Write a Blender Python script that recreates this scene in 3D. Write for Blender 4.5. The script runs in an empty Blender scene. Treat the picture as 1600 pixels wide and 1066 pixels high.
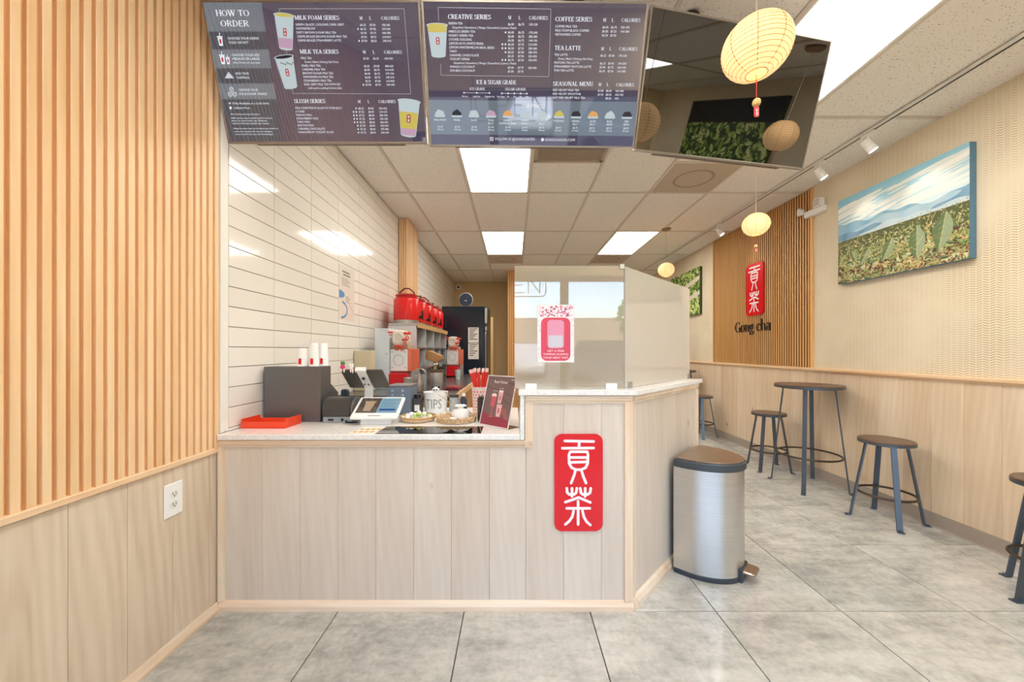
import bpy, bmesh, math, random
from mathutils import Matrix, Vector
R = random.Random(7)
PI = math.pi
C = bpy.context.scene.collection
scene = bpy.context.scene

# ------------------------------------------------------------------ camera, world, sun, exposure
cam = bpy.data.cameras.new('camera'); cam.sensor_width = 36; cam.lens = 13.005
cam.shift_x = -3/1600; cam.shift_y = 15/1600; cam.clip_start = .05
co = bpy.data.objects.new('camera', cam); C.objects.link(co)
co.location = (0, 0, 1.258); co.rotation_euler = (PI/2, 0, 0)
scene.camera = co
w = bpy.data.worlds.new('sky'); scene.world = w; w.use_nodes = True
nt = w.node_tree; bg = nt.nodes['Background']
sk = nt.nodes.new('ShaderNodeTexSky'); sk.sky_type = 'NISHITA'; sk.sun_disc = False
sk.sun_elevation = math.radians(48); sk.sun_rotation = math.radians(20); sk.air_density = 1.0; sk.dust_density = 2.5; sk.ozone_density = .6
nt.links.new(sk.outputs[0], bg.inputs[0]); bg.inputs[1].default_value = 1.4
sd = bpy.data.lights.new('sun', 'SUN'); sd.energy = 1.3; sd.angle = .01; sd.color = (1, .95, .88)
so = bpy.data.objects.new('sun', sd); C.objects.link(so); so.rotation_euler = (math.radians(-44), 0, math.radians(-20)); so.location = (0, 0, 9)
vs = scene.view_settings; vs.view_transform = 'Standard'; vs.look = 'None'; vs.gamma = 1; vs.use_curve_mapping = False
vs.exposure = 0.37
PANEL = 11       # ceiling panel radiance
cy = scene.cycles; cy.max_bounces = 9; cy.diffuse_bounces = 6; cy.glossy_bounces = 4; cy.transparent_max_bounces = 12
cy.caustics_reflective = False; cy.caustics_refractive = False; cy.sample_clamp_indirect = 6.0

# ------------------------------------------------------------------ materials
def lin(c):
    return tuple(((x/255)/12.92 if x/255 <= .04045 else (((x/255)+.055)/1.055)**2.4) for x in c) + (1,)
class NT:
    def __init__(s, name):
        s.m = bpy.data.materials.new(name); s.m.use_nodes = True; s.t = s.m.node_tree
        s.b = s.t.nodes['Principled BSDF']; s.o = s.t.nodes['Material Output']
    def n(s, typ, **k):
        x = s.t.nodes.new('ShaderNode' + typ)
        for a, b in k.items(): setattr(x, a, b)
        return x
    def l(s, a, b): s.t.links.new(a, b)
    def math(s, op, a, b=None, c=None):
        x = s.n('Math', operation=op)
        for i, q in enumerate((a, b, c)):
            if q is None: continue
            if isinstance(q, (int, float)): x.inputs[i].default_value = q
            else: s.l(q, x.inputs[i])
        return x.outputs[0]
    def ramp(s, fac, stops, interp='LINEAR'):
        x = s.n('ValToRGB'); cr = x.color_ramp; cr.interpolation = interp
        while len(cr.elements) < len(stops): cr.elements.new(.5)
        for e, (p, c) in zip(cr.elements, stops): e.position = p; e.color = lin(c)
        s.l(fac, x.inputs[0]); return x.outputs[0]
    def noise(s, vec, scale, detail=4, rough=.55):
        x = s.n('TexNoise'); x.inputs['Scale'].default_value = scale; x.inputs['Detail'].default_value = detail; x.inputs['Roughness'].default_value = rough
        if vec is not None: s.l(vec, x.inputs['Vector'])
        return x.outputs['Fac']
    def mapping(s, vec, scale=(1, 1, 1), loc=None):
        x = s.n('Mapping'); x.inputs['Scale'].default_value = scale; s.l(vec, x.inputs['Vector'])
        if loc is not None: s.l(loc, x.inputs['Location'])
        return x.outputs[0]
    def bump(s, h, strength=.2, dist=.002):
        x = s.n('Bump'); x.inputs['Strength'].default_value = strength; x.inputs['Distance'].default_value = dist
        s.l(h, x.inputs['Height']); s.l(x.outputs[0], s.b.inputs['Normal'])
    def set(s, **k):
        for a, v in k.items(): s.b.inputs[a.replace('_', ' ')].default_value = v
        return s
MATS = {}
def P(name, col, rough=.5, metal=0, emit=0, ior=None, ecol=None, coat=0):
    if name in MATS: return MATS[name]
    t = NT(name); t.set(Base_Color=lin(col), Roughness=rough, Metallic=metal)
    if ior: t.b.inputs['IOR'].default_value = ior
    if coat: t.b.inputs['Coat Weight'].default_value = coat
    if emit:
        t.b.inputs['Emission Color'].default_value = lin(ecol or col); t.b.inputs['Emission Strength'].default_value = emit
    MATS[name] = t.m; return t.m
def wood(name, stops, axis='Z', rough=.5, grain=1.0, vary=.12, ring=.5, spec=.5, knots=False):
    """oak grain running along one axis of the object; each piece shifts by its own random number"""
    t = NT(name); tc = t.n('TexCoord'); oi = t.n('ObjectInfo')
    off = t.n('CombineXYZ'); r10 = t.math('MULTIPLY', oi.outputs['Random'], 37.0)
    for i in range(3): t.l(r10, off.inputs[i])
    st = {'Z': (9, 9, .9), 'Y': (9, .9, 9), 'X': (.9, 9, 9)}[axis]
    v = t.mapping(tc.outputs['Object'], tuple(q*grain for q in st), off.outputs[0])
    v2 = t.mapping(tc.outputs['Object'], tuple(q*grain*(9 if q > 1 else 3) for q in st), off.outputs[0])
    big = t.noise(v, 1.0, 3, .5); fine = t.noise(v2, 1.0, 3, .6)
    wv = t.n('TexWave', wave_type='RINGS', rings_direction='SPHERICAL'); wv.inputs['Scale'].default_value = 1.3
    wv.inputs['Distortion'].default_value = 7; wv.inputs['Detail'].default_value = 2; wv.inputs['Detail Scale'].default_value = .8
    t.l(v, wv.inputs['Vector'])
    a = t.math('MULTIPLY', big, .9 - ring*.5); b = t.math('MULTIPLY_ADD', wv.outputs['Fac'], ring*.28, a)
    c = t.math('MULTIPLY_ADD', fine, .30, t.math('ADD', b, .06))
    d = t.math('MULTIPLY_ADD', t.math('SUBTRACT', oi.outputs['Random'], .5), vary, c)
    col = t.ramp(d, stops)
    if knots:
        vo = t.n('TexVoronoi'); vo.inputs['Scale'].default_value = 1.0; t.l(t.mapping(tc.outputs['Object'], (4.2, 4.2, 1.9), off.outputs[0]), vo.inputs['Vector'])
        wob = t.math('MULTIPLY_ADD', fine, .05, vo.outputs['Distance'])
        mk = t.n('Mix', data_type='RGBA'); t.l(t.ramp(wob, [(.045, (255, 255, 255)), (.10, (0, 0, 0))]), mk.inputs[0]); t.l(col, mk.inputs[6]); mk.inputs[7].default_value = lin((128, 100, 76)); col = mk.outputs[2]
    t.l(col, t.b.inputs['Base Color']); t.set(Roughness=rough); t.b.inputs['Specular IOR Level'].default_value = spec
    t.bump(fine, .12, .001)
    return t.m
W_LEFT = wood('washed_oak_left', [(.25, (190, 170, 146)), (.5, (213, 195, 172)), (.7, (222, 206, 184)), (.9, (230, 217, 198))], ring=.6, rough=.45, knots=True)
W_COUNTER = wood('washed_oak_counter', [(.25, (200, 183, 165)), (.5, (213, 198, 182)), (.7, (219, 206, 191)), (.9, (227, 216, 202))], ring=.3, rough=.45, knots=True)
W_RIGHT = wood('washed_oak_right', [(.25, (206, 178, 146)), (.5, (220, 196, 166)), (.7, (227, 206, 178)), (.9, (235, 218, 194))], ring=.4, rough=.3, vary=.25, knots=True)
W_SLAT = wood('slat_oak', [(.3, (222, 172, 120)), (.5, (235, 194, 144)), (.75, (244, 212, 168))], ring=.1, rough=.45, vary=.1)
W_SLATR = wood('slat_amber', [(.3, (204, 142, 74)), (.5, (225, 169, 100)), (.75, (236, 188, 124))], ring=.1, rough=.5, vary=.1)
W_TRIMZ = wood('trim_washed_z', [(.3, (208, 172, 138)), (.5, (228, 200, 170)), (.75, (238, 220, 198))], 'Z', ring=.2, rough=.5)
W_TRIMX = wood('trim_washed_x', [(.3, (204, 166, 130)), (.5, (226, 196, 164)), (.75, (238, 220, 198))], 'X', ring=.2, rough=.5)
W_TRIMYW = wood('trim_washed_y', [(.3, (214, 182, 148)), (.5, (230, 206, 178)), (.75, (240, 224, 204))], 'Y', ring=.2, rough=.5)
W_TRIMY = wood('trim_oak_y', [(.3, (208, 160, 112)), (.5, (226, 184, 138)), (.75, (236, 204, 166))], 'Y', ring=.2, rough=.45)
W_DARK = wood('dark_stained_wood', [(.3, (54, 38, 28)), (.5, (84, 62, 48)), (.75, (112, 88, 70))], 'X', ring=.2, rough=.35)
W_BROWN = wood('brown_wood', [(.3, (128, 86, 48)), (.5, (160, 112, 68)), (.75, (182, 136, 90))], 'Z', ring=.2)

def m_floor():
    t = NT('grey_stone_tile'); g = t.n('NewGeometry'); oi = t.n('ObjectInfo')
    off = t.n('CombineXYZ'); rr = t.math('MULTIPLY', oi.outputs['Random'], 53.0)
    for i in range(3): t.l(rr, off.inputs[i])
    v = t.mapping(g.outputs['Position'], (1, 1, 1), off.outputs[0])
    vst = t.mapping(g.outputs['Position'], (1.2, 4.2, 1), off.outputs[0])
    a = t.noise(v, 2.2, 7, .62); b = t.noise(vst, 2.6, 8, .7); c = t.noise(v, 42, 3, .6)
    f2 = t.noise(v, 13, 6, .68); d = t.math('MULTIPLY', a, .32); d = t.math('MULTIPLY_ADD', b, .32, d); d = t.math('MULTIPLY_ADD', f2, .22, d); d = t.math('MULTIPLY_ADD', c, .15, d)
    d = t.math('MULTIPLY_ADD', t.math('SUBTRACT', oi.outputs['Random'], .5), .05, d)
    t.l(t.ramp(d, [(.34, (134, 134, 130)), (.45, (170, 170, 165)), (.54, (197, 197, 191)), (.66, (221, 221, 215))]), t.b.inputs['Base Color'])
    t.l(t.math('MULTIPLY_ADD', c, .14, .03), t.b.inputs['Roughness']); t.b.inputs['IOR'].default_value = 1.7
    return t.m
FLOOR = m_floor()
GROUT = P('floor_grout', (92, 88, 84), .9)
def m_ctile():
    t = NT('speckled_ceiling_tile'); g = t.n('NewGeometry')
    n1 = t.noise(g.outputs['Position'], 95, 2, .5); n2 = t.noise(g.outputs['Position'], 260, 1, .5)
    sp = t.ramp(n1, [(.31, (160, 154, 146)), (.37, (240, 237, 230))])
    t.l(sp, t.b.inputs['Base Color']); t.set(Roughness=.9)
    t.bump(n2, .3, .002); return t.m
CTILE = m_ctile()
CBAR = P('ceiling_bar_white', (214, 206, 194), .5)
def m_paper():
    t = NT('herringbone_wallpaper'); g = t.n('NewGeometry'); sx = t.n('SeparateXYZ'); t.l(g.outputs['Position'], sx.inputs[0])
    wob = t.noise(g.outputs['Position'], 7, 2)
    u = t.math('DIVIDE', sx.outputs['Y'], .034); cell = t.math('FLOOR', u); fr = t.math('FRACT', u)
    par = t.math('MODULO', t.math('ABSOLUTE', cell), 2.0)
    tri = t.math('ABSOLUTE', t.math('SUBTRACT', fr, par))
    z = t.math('DIVIDE', t.math('MULTIPLY_ADD', wob, .012, sx.outputs['Z']), .0155)
    line = t.math('LESS_THAN', t.math('FRACT', t.math('MULTIPLY_ADD', tri, .75, z)), .30)
    inner = t.math('LESS_THAN', t.math('ABSOLUTE', t.math('SUBTRACT', fr, .5)), .43)
    fade = t.ramp(t.noise(g.outputs['Position'], 2.3, 3), [(.34, (90, 90, 90)), (.66, (255, 255, 255))])
    k = t.math('MULTIPLY', t.math('MULTIPLY', line, inner), fade)
    mx = t.n('Mix', data_type='RGBA'); t.l(k, mx.inputs[0]); mx.inputs[6].default_value = lin((234, 222, 197)); mx.inputs[7].default_value = lin((186, 160, 118))
    t.l(mx.outputs[2], t.b.inputs['Base Color']); t.set(Roughness=.7); return t.m
PAPER = m_paper()
TILE = None
def m_tile():
    t = NT('glossy_white_tile'); oi = t.n('ObjectInfo')
    t.l(t.ramp(oi.outputs['Random'], [(0, (236, 231, 222)), (1, (242, 237, 229))]), t.b.inputs['Base Color']); t.set(Roughness=.09); return t.m
TILE = m_tile()
TGROUT = P('dark_tile_grout', (128, 118, 106), .9)
WHITE = P('white_plastic', (240, 240, 238), .35)
OFFWHITE = P('white_painted_trim', (238, 236, 230), .5)
def m_quartz():
    t = NT('white_quartz'); g = t.n('NewGeometry'); a = t.noise(g.outputs['Position'], 60, 4, .7)
    t.l(t.ramp(a, [(.34, (226, 223, 218)), (.5, (238, 236, 233)), (.7, (244, 243, 240))]), t.b.inputs['Base Color']); t.set(Roughness=.16); return t.m
QUARTZ = m_quartz()
BEIGE = P('beige_wall_paint', (214, 190, 146), .8)
CREAM = P('cream_paint', (232, 216, 180), .8)
GREYBASE = P('grey_rubber_base', (166, 154, 142), .5)
RED = P('sign_red', (222, 24, 34), .25)
PINKW = P('sign_lettering_white', (250, 240, 245), .4)
BLACKM = P('black_metal', (22, 22, 24), .4)
STEELB = P('dark_steel', (88, 98, 110), .33, .55)
BROWNM = P('bronze_metal', (74, 62, 52), .4, .5)
CHROME = P('chrome', (210, 208, 204), .15, 1)
def m_steel():
    t = NT('brushed_steel'); tc = t.n('TexCoord'); a = t.noise(t.mapping(tc.outputs['Object'], (3, 3, 160)), 1, 2, .6)
    t.l(t.ramp(a, [(.3, (206, 205, 204)), (.7, (216, 215, 213))]), t.b.inputs['Base Color'])
    t.l(t.math('MULTIPLY_ADD', a, .06, .27), t.b.inputs['Roughness']); t.set(Metallic=.95); return t.m
STEEL = m_steel()
STEEL2 = P('satin_steel', (178, 176, 172), .32, .85)
ORANGE = P('orange_red_plastic', (236, 74, 40), .35)
URNRED = P('urn_red', (214, 30, 30), .22)
DARKPL = P('charcoal_plastic', (62, 60, 60), .38)
DARKBOX = P('graphite_panel', (104, 103, 104), .22, .3)
BLUEGREY = P('blue_grey_metal', (104, 118, 136), .4)
PALEGREY = P('pale_grey_panel', (220, 229, 236), .35)
NAVY = P('navy_plastic', (42, 56, 78), .35)
FRIDGE = P('fridge_black_gloss', (20, 26, 32), .16)
GREENP = P('leaf_green', (70, 140, 60), .5)
PAPERW = P('paper_white', (240, 238, 232), .6)
INK = P('ink_dark', (60, 58, 60), .6)
INKG = P('ink_grey', (120, 118, 118), .6)
BLUEINK = P('ink_blue', (84, 138, 192), .6)
GOLD = P('rattan_gold', (190, 150, 96), .4, .2)
RATTAN = P('rattan_pale', (214, 186, 150), .6)
STRAWRED = P('straw_red', (226, 52, 44), .3)
PANELM = P('light_diffuser', (255, 250, 240), .5, 0, PANEL, ecol=(255, 250, 241))
def m_lantern():
    t = NT('lantern_paper'); g = t.n('NewGeometry'); a = t.noise(t.mapping(g.outputs['Position'], (40, 40, 400)), 1, 2)
    c = t.ramp(a, [(.3, (252, 200, 136)), (.7, (255, 216, 160))])
    t.l(c, t.b.inputs['Base Color']); t.l(c, t.b.inputs['Emission Color']); t.set(Roughness=.8); t.b.inputs['Emission Strength'].default_value = .72; return t.m
LANTERN = m_lantern()
LRIB = P('lantern_rib', (196, 136, 66), .7)
def glassmat(name, milk, gloss, tint, mcol=(226, 214, 194), rough=0.0):
    t = NT(name); t.t.nodes.remove(t.b)
    tr = t.n('BsdfTransparent'); tr.inputs[0].default_value = lin(tint)
    df = t.n('BsdfDiffuse'); df.inputs[0].default_value = lin(mcol)
    gl = t.n('BsdfGlossy'); gl.inputs['Roughness'].default_value = rough; gl.inputs[0].default_value = (1, 1, 1, 1)
    m1 = t.n('MixShader'); m1.inputs[0].default_value = milk; t.l(tr.outputs[0], m1.inputs[1]); t.l(df.outputs[0], m1.inputs[2])
    fr = t.n('Fresnel'); fr.inputs[0].default_value = 1.5
    k = t.math('MINIMUM', t.math('ADD', fr.outputs[0], gloss), 1.0)
    m2 = t.n('MixShader'); t.l(k, m2.inputs[0]); t.l(m1.outputs[0], m2.inputs[1]); t.l(gl.outputs[0], m2.inputs[2])
    t.l(m2.outputs[0], t.o.inputs[0]); return t.m
G_FRONT = glassmat('acrylic_painted_reflection_front', .36, .05, (240, 238, 232))  # clear pane; the beige diffuse share paints in the bright storefront reflection
G_SIDE = glassmat('acrylic_painted_reflection_side', .62, .10, (240, 238, 232), (250, 242, 230), rough=.04)  # milky reflection on the slanted pane, painted in as pale diffuse colour
G_CLEAR = glassmat('clear_acrylic', .03, .04, (246, 246, 246))
G_WIN = glassmat('window_glass', .0, .03, (248, 250, 250))
SCREEN_OFF = P('tv_screen_off', (4, 4, 5), .02, 0, ior=2.3)
SCR_BG = P('menu_background', (14, 12, 16), .03, 0, .40, ior=2.15, ecol=(98, 92, 118))
SCR_LT = P('menu_band_light', (14, 14, 16), .04, 0, .36, ior=2.15, ecol=(150, 164, 178))
SCR_DK = P('menu_band_dark', (14, 14, 16), .04, 0, .32, ior=2.15, ecol=(92, 108, 128))
SCR_TX = P('menu_lettering', (20, 20, 20), .3, 0, .72, ecol=(240, 244, 250))
SCR_LN = P('menu_line', (20, 20, 20), .3, 0, .5, ecol=(220, 216, 222))
SCR_CUP = P('menu_cup', (20, 20, 20), .3, 0, .58, ecol=(210, 226, 230))
SCR_RED = P('menu_red', (20, 10, 10), .3, 0, .6, ecol=(206, 50, 70))
SCR_YEL = P('menu_yellow', (20, 20, 10), .3, 0, .58, ecol=(226, 206, 100))
SCR_PINK = P('menu_pink', (20, 14, 18), .3, 0, .7, ecol=(196, 160, 184))
SCR_ORG = P('menu_orange', (20, 14, 10), .3, 0, .75, ecol=(220, 160, 90))
SCR_BLK = P('menu_black', (10, 10, 12), .3, 0, .3, ecol=(50, 50, 66))
SCR_MAG = P('menu_magenta', (10, 10, 12), .05, 0, .34, ecol=(160, 70, 110))
BEZEL = P('tv_bezel', (150, 142, 132), .35, .4)

# ------------------------------------------------------------------ mesh builder
class M:
    def __init__(s, T=None): s.v = []; s.f = []; s.T = T; s.c = []
    def add(s, vs, fs, col=None):
        b = len(s.v); T = s.T
        if T is None: s.v.extend(tuple(v) for v in vs)
        elif callable(T): s.v.extend(T(v) for v in vs)
        else: s.v.extend(tuple(T @ Vector(v)) for v in vs)
        s.f.extend(tuple(i+b for i in f) for f in fs)
        s.c.extend([col]*len(fs)); return s
    def box(s, x0, x1, y0, y1, z0, z1):
        return s.add([(x0, y0, z0), (x1, y0, z0), (x1, y1, z0), (x0, y1, z0), (x0, y0, z1), (x1, y0, z1), (x1, y1, z1), (x0, y1, z1)],
                     [(0, 3, 2, 1), (4, 5, 6, 7), (0, 1, 5, 4), (1, 2, 6, 5), (2, 3, 7, 6), (3, 0, 4, 7)])
    def prism(s, poly, a, b, axis='z'):
        n = len(poly)
        mp = {'z': lambda p, h: (p[0], p[1], h), 'y': lambda p, h: (p[0], h, p[1]), 'x': lambda p, h: (h, p[0], p[1])}[axis]
        vs = [mp(p, a) for p in poly] + [mp(p, b) for p in poly]
        return s.add(vs, [tuple(range(n))[::-1], tuple(range(n, 2*n))] + [(i, (i+1) % n, n+(i+1) % n, n+i) for i in range(n)])
    def cyl(s, p0, p1, r0, r1=None, n=16, flat=None):
        r1 = r0 if r1 is None else r1
        p0 = Vector(p0); p1 = Vector(p1); d = (p1-p0).normalized()
        a = d.orthogonal().normalized(); b = d.cross(a)
        vs = []
        for p, r in ((p0, r0), (p1, r1)):
            for i in range(n):
                t = 2*PI*i/n; vs.append(p + a*r*math.cos(t) + b*r*math.sin(t))
        return s.add(vs, [tuple(range(n))[::-1], tuple(range(n, 2*n))] + [(i, (i+1) % n, n+(i+1) % n, n+i) for i in range(n)])
    def lathe(s, prof, n=24, c=(0, 0, 0), a0=0, cap=True):
        vs = []; k = len(prof)
        for i in range(n):
            t = a0+2*PI*i/n
            for r, z in prof: vs.append((c[0]+r*math.cos(t), c[1]+r*math.sin(t), c[2]+z))
        fs = []
        for i in range(n):
            j = (i+1) % n
            for q in range(k-1): fs.append((i*k+q, j*k+q, j*k+q+1, i*k+q+1))
        if cap:
            if prof[0][0] > 1e-5: fs.append(tuple(i*k for i in range(n))[::-1])
            if prof[-1][0] > 1e-5: fs.append(tuple(i*k+k-1 for i in range(n)))
        return s.add(vs, fs)
    def ball(s, c, r, n=14, m=8):
        rx, ry, rz = (r, r, r) if isinstance(r, (int, float)) else r
        vs = [(c[0], c[1], c[2]-rz)]
        for j in range(1, m):
            p = -PI/2+PI*j/m
            for i in range(n):
                t = 2*PI*i/n; vs.append((c[0]+rx*math.cos(p)*math.cos(t), c[1]+ry*math.cos(p)*math.sin(t), c[2]+rz*math.sin(p)))
        vs.append((c[0], c[1], c[2]+rz)); e = len(vs)-1
        fs = [(0, 1+(i+1) % n, 1+i) for i in range(n)] + [(e, 1+(m-2)*n+i, 1+(m-2)*n+(i+1) % n) for i in range(n)]
        for j in range(m-2):
            for i in range(n):
                a = 1+j*n+i; b = 1+j*n+(i+1) % n; fs.append((a, b, b+n, a+n))
        return s.add(vs, fs)
    def tube(s, path, r, n=8, closed=False):
        pts = [Vector(p) for p in path]; L = len(pts); vs = []
        prev = None
        for i, p in enumerate(pts):
            if closed: d = pts[(i+1) % L]-pts[i-1]
            else: d = pts[min(i+1, L-1)]-pts[max(i-1, 0)]
            d.normalize()
            a = d.orthogonal().normalized() if prev is None else (prev-d*prev.dot(d)).normalized()
            prev = a; b = d.cross(a)
            for k in range(n):
                t = 2*PI*k/n; vs.append(p+a*r*math.cos(t)+b*r*math.sin(t))
        fs = []
        for i in range(L if closed else L-1):
            j = (i+1) % L
            for k in range(n): fs.append((i*n+k, i*n+(k+1) % n, j*n+(k+1) % n, j*n+k))
        if not closed: fs += [tuple(range(n))[::-1], tuple(range((L-1)*n, L*n))]
        return s.add(vs, fs)
    def poly(s, pts, z=0, col=None):
        return s.add([(p[0], p[1], z) for p in pts], [tuple(range(len(pts)))], col)
    def rect(s, x0, y0, x1, y1, z=0, col=None):
        return s.poly([(x0, y0), (x1, y0), (x1, y1), (x0, y1)], z, col)
    def ribbon(s, pts, w, z=0, closed=False, rnd=True, zt=0.0):
        """flat stroke of even width; with zt it gets a thickness below it"""
        n = len(pts); h = w/2
        for i in range(n if closed else n-1):
            (x0, y0), (x1, y1) = pts[i], pts[(i+1) % n]
            L = math.hypot(x1-x0, y1-y0) or 1e-6; nx, ny = -(y1-y0)/L*h, (x1-x0)/L*h
            s.poly([(x0+nx, y0+ny), (x0-nx, y0-ny), (x1-nx, y1-ny), (x1+nx, y1+ny)], z+(2.5e-6*i if rnd else 0))
        if rnd:
            for i, (x, y) in enumerate(pts): s.poly([(x+h*math.cos(2*PI*k/10), y+h*math.sin(2*PI*k/10)) for k in range(10)], z+3e-5+2.5e-6*i)
        return s
    def mesh(s, name, mat, bevel=0, smooth=False, recalc=True, seg=1):
        me = bpy.data.meshes.new(name); me.from_pydata(s.v, [], s.f)
        if any(s.c):
            at = me.attributes.new('Col', 'FLOAT_COLOR', 'CORNER'); k = 0
            for f, c in zip(s.f, s.c):
                q = lin(c) if c else (1, 1, 1, 1)
                for _ in f: at.data[k].color = q; k += 1
        if recalc or bevel:
            bm = bmesh.new(); bm.from_mesh(me)
            if recalc: bmesh.ops.recalc_face_normals(bm, faces=bm.faces)
            if bevel:
                es = [e for e in bm.edges if len(e.link_faces) == 2 and e.calc_face_angle(0) > .6]
                bmesh.ops.bevel(bm, geom=es, offset=bevel, segments=seg, affect='EDGES', profile=.5, clamp_overlap=True)
            bm.to_mesh(me); bm.free()
        if smooth: me.shade_smooth(); me.set_sharp_from_angle(angle=math.radians(42))
        me.materials.append(mat); return me
def link(name, me, parent=None, loc=None, rotz=None):
    o = bpy.data.objects.new(name, me); C.objects.link(o)
    if parent is not None: o.parent = parent
    if loc is not None: o.location = loc
    if rotz is not None: o.rotation_euler = (0, 0, rotz)
    return o
def part(name, m, mat, parent, bevel=0, smooth=False, label=None, seg=1, loc=None, rotz=None):
    o = link(name, m.mesh(name, mat, bevel, smooth, seg=seg), parent, loc, rotz)
    if label: o['label'] = label
    return o
def tag(o, label, cat, group=None):
    o['label'] = label; o['category'] = cat
    if group: o['group'] = group
    return o
def thing(name, label, cat, loc=(0, 0, 0), rotz=0, group=None, mx=None):
    o = bpy.data.objects.new(name, None); C.objects.link(o); o.empty_display_size = .05
    if mx is not None: o.matrix_world = mx
    else: o.location = loc; o.rotation_euler = (0, 0, rotz)
    return tag(o, label, cat, group)
def single(name, m, mat, label, cat, loc=(0, 0, 0), rotz=0, group=None, bevel=0, smooth=False, seg=1):
    o = part(name, m, mat, None, bevel, smooth, seg=seg); o.location = loc; o.rotation_euler = (0, 0, rotz)
    return tag(o, label, cat, group)
def struct(name, m, mat, bevel=0, smooth=False):
    o = part(name, m, mat, None, bevel, smooth); o['kind'] = 'structure'; return o
def copytree(root, loc, rotz=None, label=None):
    r = root.copy(); C.objects.link(r); r.location = loc
    if rotz is not None: r.rotation_euler = (0, 0, rotz)
    if label: r['label'] = label
    for ch in list(root.children):
        c = ch.copy(); C.objects.link(c); c.parent = r
        for g in ch.children:
            d = g.copy(); C.objects.link(d); d.parent = c
    return r
def frame(loc, face):
    """local x to the viewer's right, y up, z out of the surface"""
    ax = {'-y': ((1, 0, 0), (0, 0, 1), (0, -1, 0)), '-x': ((0, -1, 0), (0, 0, 1), (-1, 0, 0)), '+x': ((0, 1, 0), (0, 0, 1), (1, 0, 0))}[face]
    m = Matrix.Identity(4)
    for i in range(3):
        for j in range(3): m[j][i] = ax[i][j]
        m[i][3] = loc[i]
    return m

# ------------------------------------------------------------------ lettering: sans glyphs from the built-in font, serif glyphs drawn by stroke
CH = "ABCDEFGHIJKLMNOPQRSTUVWXYZabcdefghijklmnopqrstuvwxyz0123456789|.,-$&#%()/'@"
GL = {}
def make_glyphs():
    obs = []
    for ch in CH:
        for body in (ch, ch+'|'):
            cu = bpy.data.curves.new('glyph', 'FONT'); cu.body = body; cu.resolution_u = 2; cu.size = 1
            o = bpy.data.objects.new('glyph', cu); C.objects.link(o); obs.append((ch, body, o))
    dg = bpy.context.evaluated_depsgraph_get(); dg.update()
    tmp = {}
    for ch, body, o in obs:
        me = bpy.data.meshes.new_from_object(o.evaluated_get(dg))
        vs = [(v.co.x, v.co.y) for v in me.vertices]; fs = [tuple(p.vertices) for p in me.polygons]
        tmp[(ch, len(body))] = (vs, fs); bpy.data.meshes.remove(me)
    for _, _, o in obs:
        cu = o.data; bpy.data.objects.remove(o); bpy.data.curves.remove(cu)
    H = max(v[1] for v in tmp[('H', 1)][0])
    bar = max(v[0] for v in tmp[('|', 1)][0])
    for ch in CH:
        vs, fs = tmp[(ch, 1)]
        adv = max(v[0] for v in tmp[(ch, 2)][0]) - bar
        GL[ch] = ([(x/H, y/H) for x, y in vs], fs, adv/H)
    GL[' '] = ([], [], .38)
make_glyphs()
def twidth(s): return sum(GL[c][2] for c in s if c in GL)
def txt(m, s, x, y, h, z=0, w=None, align='l'):
    """baseline text; h = capital height, w = forced width"""
    W0 = twidth(s)*h; kx = 1 if w is None else w/W0; W1 = W0*kx
    if align == 'c': x -= W1/2
    if align == 'r': x -= W1
    for c in s:
        if c not in GL: continue
        vs, fs, adv = GL[c]
        if vs: m.add([(x+a*h*kx, y+b*h, z) for a, b in vs], fs)
        x += adv*h*kx
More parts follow.
